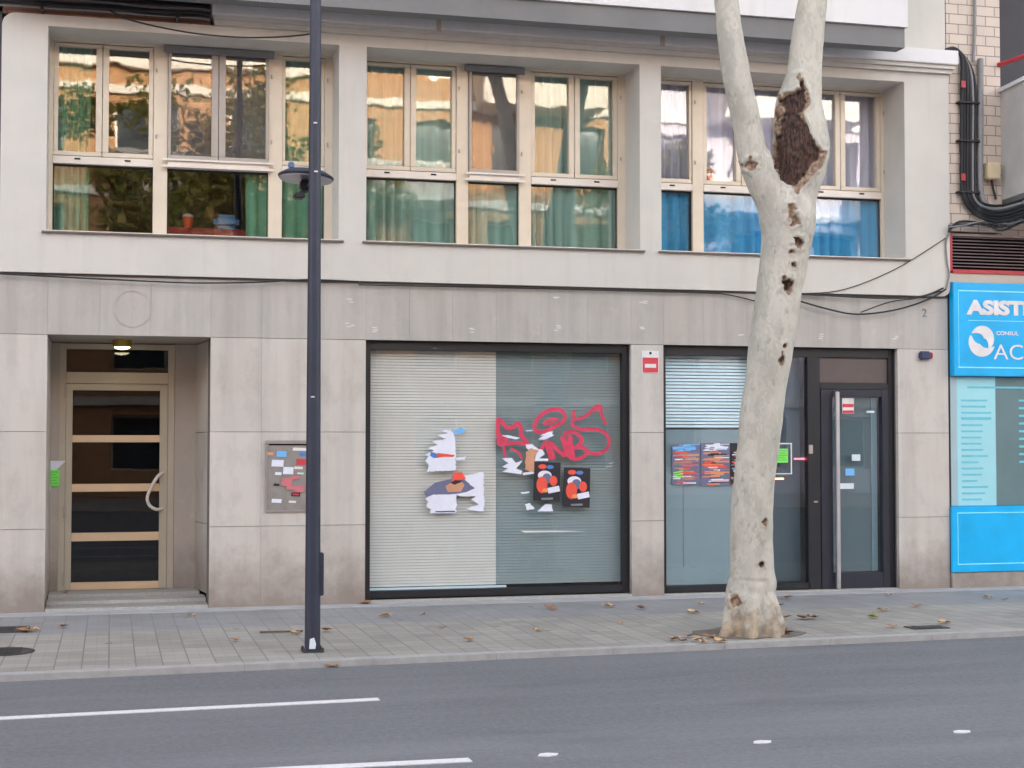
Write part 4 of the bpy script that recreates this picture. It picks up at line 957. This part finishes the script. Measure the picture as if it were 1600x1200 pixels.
cable([(-10, 427), (60, 431), (180, 437), (300, 442), (400, 441), (480, 437), (560, 440)], -.07, .008, lab='thin cable along the bottom of the white wall on the left')
cable([(560, 445), (800, 450), (1000, 455), (1110, 458), (1150, 463), (1200, 476)], -.035, .007, lab='thin cable along the bottom of the white wall behind the tree')
cable([(1235, 466), (1290, 482), (1340, 491), (1400, 484), (1450, 468), (1478, 452)], -.08, .010, lab='lowest drooping cable loop on the lintel right of the tree')
cable([(1230, 458), (1300, 462), (1380, 466), (1440, 463), (1474, 450)], -.075, .010, lab='upper cable running flat along the lintel right of the tree')
cable([(1345, 488), (1390, 472), (1430, 466), (1470, 455)], -.085, .007, lab='short cable rising from the drooping loop to the corner')
cable([(1255, 459), (1320, 452), (1400, 420), (1478, 372)], -.06, .005, lab='thin wire slanting up over the white wall to the right corner')
cable([(1484, 362), (1478, 380), (1480, 410), (1483, 430), (1478, 452)], -.07, .012, mat='grey_cable', lab='short grey cable down the joint beside the red louvre')
t = thing('riser_cables', 'thick black cables and grey conduit running down the cream tiled wall', 'cables', tuple(at(1515, 330, -.06)))
for i in range(6):
    o_ = i * 4.2; P = [(1478 - i * 2, 78 + i * 1.5, -.05), (1492 + o_ * .2, 76 + i, -.05), (1503 + o_ * .6, 92 + i * 2, -.05), (1503 + o_, 140, -.05), (1503 + o_, 220, -.05), (1503 + o_, 285, -.05), (1508 + o_ * .8, 315 - i * 2, -.06), (1530 + o_ * .3, 338 - i * 4, -.08), (1565, 346 - i * 5, -.4), (1612, 332 - i * 5, -.75)]
    MB().tube(smoothpath([at(*p) for p in P], 5), .022 if i in (0, 2) else .016, 8).build('strand', 'black_rubber' if i not in (4,) else 'grey_cable', t, smooth=True)
P = [(1532, 92, -.05), (1532, 200, -.05), (1532, 290, -.05), (1540, 318, -.06), (1560, 330, -.1), (1612, 312, -.8)]
MB().tube(smoothpath([at(*p) for p in P], 5), .035, 10).build('conduit', 'grey_cable', t, smooth=True)
P = [(1523, -10, -.03), (1523, 50, -.03), (1521, 96, -.03)]
MB().tube([at(*p) for p in P], .018, 8).build('conduit', 'grey_cable', t, smooth=True)
for py in (160, 220, 300): p = at(1500, py, -.05); B(p.x - .03, p.x + .24, -.09, -.001, p.z - .01, p.z + .01).build('clamp', 'black_rubber', t)
for py in (132, 277): p = at(1504, py, -.08); B(p.x - .022, p.x + .03, -.10, -.085, p.z - .04, p.z + .04).build('red_tape', 'red_paint', t)
t = thing('cable_tangle', 'tangle of thin cables lying over the red louvre', 'cables', tuple(at(1490, 355, -.1)))
for i in range(8):
    P = [(1482, 352 + i * 1.5), (1500 + r.uniform(-8, 8), 348 + r.uniform(-3, 6)), (1530 + r.uniform(-8, 8), 352 + r.uniform(-6, 5)), (1562 + r.uniform(-8, 8), 356 + r.uniform(-7, 4)), (1585, 350 + r.uniform(-6, 4)), (1612, 344 - i * 2)]
    MB().tube(smoothpath([at(a_, c_, -.10 - .02 * (i % 3)) for a_, c_ in P], 5), r.uniform(.007, .013), 6).build('strand', 'black_rubber' if i % 2 else 'grey_cable', t, smooth=True)

# ------------------------------------------------------------------ street lamp
PX, PY = 1.595, -3.48
lp = thing('street_lamp', 'slim dark blue grey lamp post with a flat round lamp head behind it', 'street lamp', (PX, PY, 0))
zz_ = [0, .02, 1.0, 2.5, 4.0, 5.5, 7.2]; m = MB()
m.tube([(PX, PY, z) for z in zz_], [.064, .064, .061, .056, .050, .045, .040], 20); m.build('pole', 'pole', lp, smooth=True)
m = MB(); m.box(PX - .085, PX + .085, PY - .085, PY + .085, .001, .014); m.build('base_plate', 'iron', lp, bevel=.003)
for dx in (-.072, .072):
    for dy in (-.072, .072): MB().lathe([(.012, 0), (.012, .02), (.004, .026)], (PX + dx, PY + dy, .0145), 6).build('bolt', 'iron', lp)
m = MB(); m.box(PX + .045, PX + .086, PY - .035, PY + .035, .45, .80); m.build('junction_cover', 'pole', lp, bevel=.008)
m = MB(); m.prism([(PX - .035, .03), (PX + .015, .03), (PX + .02, .07), (PX + .005, .12), (PX - .03, .11)], PY - .0695, PY - .067); m.build('sticker', 'sticker_w', lp)
for px_, py_ in ((493, 192), (494, 268), (489, 620)):
    q = at(px_, py_, PY - .05); B(q.x - .016, q.x + .012, PY - .0605, PY - .046, q.z - .006, q.z + .005).build('sticker_remnant', 'white_sign', lp)
q = at(478, 276, -3.15); LC = Vector((q.x, -3.15, q.z)); rot = Matrix.Rotation(math.radians(4), 3, 'Y') @ Matrix.Rotation(math.radians(-2), 3, 'X')
m = MB(); m.lathe([(.228, -.018), (.235, -.006), (.231, .004), (.17, .040), (.06, .055), (.01, .057)], LC, 40, rot=rot); lh = m.build('lamp_head', 'pole', lp, smooth=True)
m = MB(); m.lathe([(.218, -.030), (.221, -.019), (.1, -.0185)], LC, 40, rot=rot); m.build('lens', 'lamp_lens', lh, smooth=True)
m = MB(); m.box(LC.x - .05, LC.x + .04, -3.20, -3.10, LC.z - .115, LC.z - .034); m.build('driver_box', 'black_rubber', lh, bevel=.012)
m = MB(); m.tube([(PX, PY + .04, LC.z - .10), (LC.x + .02, -3.21, LC.z - .085)], .022, 10); m.build('bracket', 'pole', lp, smooth=True)
q = at(468, 305, -3.2); m = MB(); m.box(q.x - .045, q.x + .045, -3.24, -3.12, q.z - .03, q.z + .02); m.build('sensor', 'iron', lh, bevel=.014)
q = at(455, 257, -3.15); m = MB(); m.box(q.x - .025, q.x + .025, -3.18, -3.13, q.z - .035, q.z + .02); m.build('photocell', 'siren_photo', lh, bevel=.01)
MB().tube([(LC.x + .02, -3.15, LC.z - .11), (q.x + .07, -3.17, LC.z - .15)], .02, 8).build('sensor_arm', 'iron', lh, smooth=True)

# ------------------------------------------------------------------ plane tree
TY = -3.35
def ctr(rows_):
    P, Rr = [], []
    for y, l, r_ in rows_:
        a_ = at(l, y, TY); c_ = at(r_, y, TY); P.append(((a_.x + c_.x) / 2, TY, (a_.z + c_.z) / 2)); Rr.append((c_.x - a_.x) / 2 * .965)
    return P, Rr
trunk = [(998, 1126, 1216), (985, 1130, 1210), (960, 1133, 1206), (930, 1137, 1209), (912, 1139, 1212), (890, 1141, 1209), (850, 1142, 1207), (800, 1143, 1207), (750, 1148, 1209), (700, 1153, 1215), (650, 1158, 1222), (600, 1166, 1228), (550, 1170, 1237), (500, 1177, 1245), (450, 1184, 1252), (400, 1190, 1262), (370, 1191, 1268), (345, 1190, 1272), (320, 1186, 1266), (300, 1195, 1255), (285, 1208, 1240)]
left = [(410, 1198, 1240), (380, 1194, 1248), (345, 1187, 1250), (320, 1183, 1245), (290, 1170, 1226), (265, 1160, 1210), (240, 1153, 1198), (200, 1147, 1190), (150, 1136, 1178), (100, 1127, 1168), (50, 1121, 1160), (0, 1117, 1153), (-60, 1108, 1143), (-200, 1075, 1105), (-400, 1020, 1044)]
right = [(410, 1212, 1258), (380, 1206, 1268), (345, 1202, 1273), (320, 1204, 1274), (295, 1208, 1278), (270, 1208, 1288), (245, 1208, 1294), (225, 1209, 1296), (200, 1211, 1291), (165, 1214, 1284), (130, 1226, 1284), (100, 1233, 1284), (50, 1240, 1288), (0, 1249, 1293), (-80, 1262, 1300), (-250, 1300, 1332), (-450, 1350, 1374)]
m = MB()
for rws, sh in ((trunk, 0), (left, 0), (right, 0)):
    P, Rr = ctr(rws); P = [Vector(p) for p in P]
    if rws is not trunk:
        for i, p in enumerate(P): p.y += (-.0 if rws is left else .02)
    n_ = len(P); PP = smoothpath([(*p[:],) for p in P], 4)
    RR = []
    for i in range(n_ - 1):
        for k in range(4): RR.append(Rr[i] + (Rr[i + 1] - Rr[i]) * k / 4)
    RR.append(Rr[-1]); m.tube(PP, RR, 28)
# root flare
bc = at(1171, 990, TY)
for ang, L in ((200, .20), (250, .16), (300, .16), (335, .08), (100, .18), (30, .06)):
    a_ = math.radians(ang); m.tube([(bc.x + .16 * math.cos(a_), TY + .16 * math.sin(a_), .35), (bc.x + .22 * math.cos(a_), TY + .22 * math.sin(a_), .08), (bc.x + (.22 + L * .5) * math.cos(a_), TY + (.22 + L * .5) * math.sin(a_), -.06)], [.08, .09, .05], 12)
tree = thing('plane_tree', 'pale barked plane tree with forked trunk and a long dark wound', 'tree', (bc.x, TY, 0))
raw = m.build('rawtree', 'bark')
md = raw.modifiers.new('r', 'REMESH'); md.mode = 'VOXEL'; md.voxel_size = .016
md2 = raw.modifiers.new('s', 'SMOOTH'); md2.factor = .6; md2.iterations = 5
dg = bpy.context.evaluated_depsgraph_get(); dg.update(); me = bpy.data.meshes.new_from_object(raw.evaluated_get(dg)); bpy.data.objects.remove(raw)
def z7(cx, cy): return (1110 + cx / 3.53, 80 + cy / 3.53)
wound = [(490, 110), (520, 110), (525, 180), (548, 220), (542, 290), (512, 345), (510, 380), (530, 450), (560, 515), (600, 545), (645, 548), (628, 600), (600, 650), (555, 700), (520, 735), (500, 760), (475, 800), (455, 800), (440, 745), (385, 725), (350, 650), (352, 560), (368, 480), (365, 400), (370, 330), (362, 250), (385, 215), (470, 215), (500, 190), (485, 140)]
core = [(500, 150), (518, 160), (522, 230), (525, 280), (490, 350), (500, 390), (540, 440), (560, 520), (600, 560), (585, 600), (540, 640), (510, 690), (470, 745), (440, 735), (390, 700), (375, 640), (395, 560), (400, 460), (415, 380), (425, 300), (410, 240), (480, 225), (505, 200)]
def proj(p):
    d = Vector(p) - CAM; z = d.dot(Fv); return 800 + F_PX * d.dot(Rv) / z, 600 - F_PX * d.dot(Vv) / z
# outlines are turned to metres on the tree's own plane once; the marks then live on the bark
def mpoly(pts): return [((q_ := at(*z7(*p), TY - .17)).x, q_.z) for p in pts]
W_, C_ = mpoly(wound), mpoly(core)
def sdist(P, x, z):
    inside = False; dm = 9; n = len(P)
    for i in range(n):
        x1, z1_ = P[i]; x2, z2 = P[(i + 1) % n]
        if (z1_ > z) != (z2 > z) and x < (x2 - x1) * (z - z1_) / (z2 - z1_) + x1: inside = not inside
        dx, dz = x2 - x1, z2 - z1_; t_ = max(0, min(1, ((x - x1) * dx + (z - z1_) * dz) / (dx * dx + dz * dz))); dd = math.hypot(x - x1 - t_ * dx, z - z1_ - t_ * dz); dm = min(dm, dd)
    return dm if inside else -dm
scars = []
for px, py, rx, rz, dk in ((1180, 254, .045, .05, .15), (1238, 347, .055, .05, .45), (1247, 378, .045, .05, 1), (1236, 393, .025, .02, .9), (1240, 415, .03, .03, .8), (1231, 446, .05, .07, .9), (1227, 440, .03, .05, .6), (1226, 540, .03, .035, .9), (1222, 561, .03, .05, .9), (1196, 816, .028, .03, .6), (1190, 882, .03, .035, 1), (1235, 325, .04, .03, .2), (1155, 940, .04, .06, .3)):
    q = at(px, py, TY - .2); scars.append((q.x, q.z, rx, rz, dk))
ca = me.color_attributes.new('mark', 'FLOAT_COLOR', 'POINT'); cols = [0.0] * (4 * len(me.vertices)); newco = []
for i, v in enumerate(me.vertices):
    x, y, z = v.co; k = y - TY; R_ = G_ = B_ = 0.0; off = Vector((0, 0, 0)); nv = noise.noise(Vector((x * 9, y * 9, z * 9)))
    nv2 = noise.noise(Vector((x * 30, y * 30, z * 30)))
    off += v.normal * (.010 * noise.noise(Vector((x * 4, y * 4, z * 2.2))) + .004 * nv)
    if k < .03 and z < 6.6:
        if z > 3.5:
            nv3 = noise.noise(Vector((x * 60, y * 60, z * 14))); s1 = sdist(W_, x, z) + .016 * nv + .014 * nv2 + .006 * nv3 - .011
            if s1 > -.05:
                G_ = max(0, min(1, .5 + s1 / .03)); s2 = sdist(C_, x, z) + .014 * nv + .018 * nv2 + .012 * nv3 - .001; R_ = max(0, min(1, .5 + s2 / .03))
                off -= v.normal * (.035 * max(0, min(1, s2 / .03 + .5)) + .016 * nv2 * G_ + .014 * nv3 * G_); 
                off += v.normal * .018 * max(0, 1 - abs(s1 + .012) / .03)
        for sx_, sz_, rx, rz, dk in scars:
            if abs(x - sx_) < .15 and abs(z - sz_) < .15:
                d_ = math.hypot((x - sx_) / rx, (z - sz_) / rz) + .9 * nv2 + .4 * nv; s_ = max(0, min(1, (1.15 - d_) / .5)); G_ = max(G_, s_)
                dd = math.hypot((x - sx_) / rx, (z - sz_ - rz * .4) / rz) + .5 * nv2; R_ = max(R_, s_ * dk * (1 if dd < .8 else .5))
                off += v.normal * .016 * math.exp(-((d_ - 1.1) / .35) ** 2) - v.normal * .02 * s_
    hh_ = z + .20 * nv + .10 * nv2 + .03 * math.sin(x * 21); B_ = max(0, min(1, (.27 - hh_) / .10)) * .75
    if z < .5: off += v.normal * .02 * noise.noise(Vector((x * 12, y * 12, z * 5)))
    cols[4 * i:4 * i + 4] = [R_, G_, B_, 1]; newco.append(v.co + off)
ca.data.foreach_set('color', cols)
for v, c_ in zip(me.vertices, newco): v.co = c_
me.materials.clear(); me.materials.append(M['bark'])
for p in me.polygons: p.use_smooth = True
to = bpy.data.objects.new('trunk', me); COL.objects.link(to); to.parent = tree; to.matrix_parent_inverse = Matrix.Translation(-tree.location)

def leaf_cloud(centers, per, size, rr, seed):
    r = random.Random(seed); m = MB()
    for c, R_ in centers:
        for _ in range(per):
            d = Vector((r.gauss(0, 1), r.gauss(0, 1), r.gauss(0, 1))); d = d.normalized() * R_ * r.random() ** .5; d.z *= .75; p = Vector(c) + d
            u = Vector((r.gauss(0, 1), r.gauss(0, 1), r.gauss(0, .6))).normalized(); v = u.orthogonal().normalized(); v = Matrix.Rotation(r.uniform(0, 6.28), 3, u) @ v; s_ = size * r.uniform(.6, 1.3); b_ = len(m.v)
            m.v += [tuple(p - u * s_ * .5), tuple(p + v * s_ * .42 - u * s_ * .05), tuple(p + u * s_ * .55), tuple(p - v * s_ * .42 + u * s_ * .02)]; m._f([b_, b_ + 1, b_ + 2, b_ + 3])
    return m
r = random.Random(9); m = MB(); cents = []
tipL = at(1032, -400, TY); tipR = at(1362, -450, TY)
for tip, lean in ((tipL, -1), (tipR, 1)):
    for k in range(7):
        a_ = r.uniform(0, 6.28); L = r.uniform(1.4, 2.6); e = tip + Vector((math.cos(a_) * L + lean * .6, math.sin(a_) * L * .8, r.uniform(.8, 2.6))); mid = tip.lerp(e, .5) + Vector((0, 0, .25))
        m.tube(smoothpath([tip, mid, e], 3), [.06, .055, .05, .04, .032, .024, .016], 6); cents.append((e, r.uniform(.8, 1.3))); cents.append((mid, r.uniform(.5, .9)))
m.build('branch', 'bark', tree, smooth=True)
leaf_cloud(cents, 110, .14, 1, 4).build('crown', 'leaf', tree)

# tree pit and litter
m = MB()
rr_ = random.Random(8); m.prism([(bc.x + .50 * math.cos(2 * PI * i / 22) * rr_.uniform(.85, 1.15), TY + .08 + .40 * math.sin(2 * PI * i / 22) * rr_.uniform(.85, 1.15)) for i in range(22)], .001, .008, 'z')
o = m.build('tree_pit', 'soil'); struct(o)
def leafmesh(seed, s=.07):
    r = random.Random(seed); m = MB(); n = 10; pts = []
    for i in range(n):
        a_ = 2 * PI * i / n; rr = s * (1.0 if i % 2 == 0 else .55) * r.uniform(.75, 1.15); pts.append((rr * math.cos(a_), rr * math.sin(a_) * .8, r.uniform(0, .018) + .006))
    m.v.append((0, 0, .004)); m.v += pts
    for i in range(n): m._f([0, 1 + i, 1 + (i + 1) % n])
    return m
protos = []
for i, mt in enumerate(('leaf_brown', 'leaf_tan', 'leaf_dark', 'leaf_tan', 'leaf_green')):
    protos.append(leafmesh(i).build('fallen_leaf', mt))
spots = [(603, 963, 1), (660, 960, 1), (510, 986, 0), (733, 1001, 0), (462, 990, 1), (865, 953, 0), (1158, 977, 0), (1255, 967, 0), (1225, 966, 0), (1395, 980, 0), (690, 982, 0), (520, 1042, 0), (950, 948, 1), (1002, 951, 2), (970, 974, 1), (1094, 944, 1), (1083, 958, 1), (1220, 946, 2), (1228, 935, 0), (1270, 966, 2), (1380, 954, 1), (1363, 965, 4), (1568, 938, 0), (1545, 934, 1), (1432, 948, 0), (1475, 974, 1), (42, 987, 0), (50, 985, 1), (98, 980, 0), (860, 951, 0), (1390, 930, 1), (840, 985, 1), (368, 1001, 0), (1058, 998, 1), (1075, 995, 0), (1092, 1002, 1), (1110, 996, 0), (1100, 1005, 1), (1066, 1003, 2), (1125, 1004, 1), (1215, 992, 1), (1230, 990, 0), (1050, 1000, 0), (1135, 1007, 1), (76, 878, 3), (93, 931, 0), (565, 940, 0), (1222, 986, 1), (300, 962, 1)]
used = [False] * 5; r = random.Random(2)
for px, py, k in spots:
    z = 0.0
    if (px, py) == (93, 931): q = Vector((-.45, .9, .101))
    elif (px, py) == (76, 878): continue
    else: q = at(px, py, Z=0.008)
    if q.y < kerb_y(q.x): q = at(px, py, Z=-.040)
    elif q.y > -.03 and q.z < .05: q.y = -.05
    elif q.y < kerb_y(q.x) + .2: q.z = .012
    if not used[k]: o = protos[k]; used[k] = True
    else: o = protos[k].copy(); COL.objects.link(o)
    o.location = (q.x, q.y, q.z); o.rotation_euler.z = r.uniform(0, 6.28); s_ = r.uniform(.7, 1.35); o.scale = (s_, s_, s_ * 1.3)
    tag(o, ['dry brown plane leaf fallen on the ground', 'dry tan plane leaf fallen on the ground', 'dark withered plane leaf fallen on the ground', 'dry tan leaf', 'yellow green leaf fallen on the pavement right of the tree'][k], 'leaf', 'fallen leaves')
for k, u in enumerate(used):
    if not u: bpy.data.objects.remove(protos[k])
# grates and covers
def cover(px, py, rx, ry, lab, rect=False):
    q = at(px, py, Z=0.0); m = MB()
    if rect: m.box(q.x - rx, q.x + rx, q.y - ry, q.y + ry, .001, .009)
    else: m.lathe([(rx, .001), (rx, .007), (rx - .03, .010), (rx - .05, .006), (.03, .006)], q, 36)
    t = thing('manhole_cover', lab, 'manhole cover', tuple(q)); m.build('lid', 'iron', t)
    m = MB()
    for i in range(-3, 4): m.box(q.x - rx * .6, q.x + rx * .6, q.y + i * ry * .22 - .01, q.y + i * ry * .22 + .01, .0095, .013)
    m.build('ribs', 'iron', t)
cover(2, 1019, .26, .26, 'round dark manhole cover near the kerb at the left edge')
cover(-10, 985, .30, .22, 'rectangular worn cover beside the pier at the left edge', True)
cover(1448, 981, .18, .10, 'small rectangular cover on the pavement near the right edge', True)
q = at(445, 990, Z=0); tag(MB().tube(smoothpath([(q.x - .22, q.y, .02), (q.x, q.y + .02, .016), (q.x + .16, q.y - .01, .02)], 4), .008, 6).build('twig', 'leaf_dark', smooth=True), 'dry twig lying on the pavement left of the lamp post', 'twig')

# ------------------------------------------------------------------ across the street (seen mirrored in the glass)
def opposite(x0, x1, h, wall, band, name, lab, bays, bal):
    b0 = thing(name, lab, 'building', ((x0 + x1) / 2, -30, 0)); m = MB(); fh = 3.1; nf = int(h / fh); wd = (x1 - x0) / bays
    m.box(x0, x1, -40, -30.7, 0, h)
    for f in range(nf):
        z = f * fh
        m.box(x0, x1, -30.699, -30, z, z + .8); m.box(x0, x1, -30.699, -30, z + 2.5, z + fh)
        for i in range(bays + 1):
            a_ = x0 + i * wd; m.box(max(x0, a_ - wd * .22), min(x1, a_ + wd * .22), -30.699, -30, z + .8, z + 2.5)
    m.box(x0, x1, -30.699, -30, nf * fh, h); m.build('wall', wall, b0)
    for f in range(nf):
        z = f * fh
        for i in range(bays):
            a_ = x0 + i * wd + wd * .22; c_ = x0 + (i + 1) * wd - wd * .22
            wn = B(a_ + .01, c_ - .01, -30.45, -30.4, z + .81, z + 2.49).build('window', 'alu_light', b0); B(a_ + .08, c_ - .08, -30.39, -30.38, z + .88, z + 2.42).build('pane', 'glass_far', wn)
        m = MB(); m.box(x0, x1, -29.995, -29.85, z + fh - .28, z + fh - .02); m.build('band', band, b0)
    for f, a_, c_ in bal:
        z = f * fh; m = MB(); m.box(a_, c_, -29.84, -28.6, z - .25, z - .03); m.box(a_, c_, -28.7, -28.58, z - .029, z + .9); m.box(a_, a_ + .12, -29.84, -28.701, z - .029, z + .9); m.box(c_ - .12, c_, -29.84, -28.701, z - .029, z + .9); m.build('balcony', band, b0)
    B(x0 - .0, x1 - .01, -30.6, -29.7, h, h + .3).build('parapet_cap', band, b0)
opposite(-14, 5.9, 12.9, 'brick_o', 'pale_band', 'brick_building', 'low orange brick block across the street', 6, [(2, -6, -2), (3, 0, 3)])
opposite(6.0, 15.9, 17.5, 'brick_o', 'pale_band', 'brick_building', 'tall orange brick block with pale balconies across the street', 4, [(3, 7.0, 10.4), (4, 11, 15), (2, 9, 13)])
opposite(16.0, 34, 15.8, 'pale_wall', 'white_render', 'rendered_building', 'lilac rendered block with white balconies across the street', 6, [(3, 17, 21), (4, 19, 24), (3, 24, 30)])
opposite(-50, -14.1, 15.5, 'brick_b', 'pale_band', 'brick_building', 'long brown brick block across the street', 10, [])
opposite(34.1, 60, 16, 'pale_band', 'white_render', 'rendered_building', 'long cream rendered block across the street', 7, [])
def far_tree(x, y, h, rad, seed, lab):
    r = random.Random(seed); t = thing('plane_tree', lab, 'tree', (x, y, 0), 'trees across the street'); m = MB(); top = h * .5
    m.tube([(x, y, 0), (x + .1, y, top * .5), (x, y, top)], [.25, .2, .17], 10); c = []
    for k in range(9):
        a_ = r.uniform(0, 6.28); L = rad * r.uniform(.4, 1); e = Vector((x + L * math.cos(a_), y + L * math.sin(a_), top + r.uniform(.5, h - top - 1))); s_ = Vector((x, y, top - .3)); m.tube(smoothpath([s_, s_.lerp(e, .5) + Vector((0, 0, .4)), e], 3), [.12, .11, .1, .08, .06, .05, .03], 6)
        c.append((e, rad * r.uniform(.32, .5))); c.append((s_.lerp(e, .65), rad * r.uniform(.25, .4)))
    m.build('trunk', 'bark_far', t, smooth=True); leaf_cloud(c, 420, .19, 1, seed).build('crown', 'leaf', t)
far_tree(1.5, -24, 12.0, 3.0, 1, 'broad plane tree across the street, opposite the entrance')
far_tree(5.0, -25.5, 11.5, 2.4, 2, 'plane tree across the street, opposite the lamp post')
far_tree(14.5, -25, 11.0, 2.4, 3, 'plane tree across the street, opposite the shop door')
far_tree(-8, -24, 11.5, 3.0, 4, 'plane tree across the street, further left')
far_tree(26.5, -24, 10.5, 2.2, 5, 'plane tree across the street, further right')
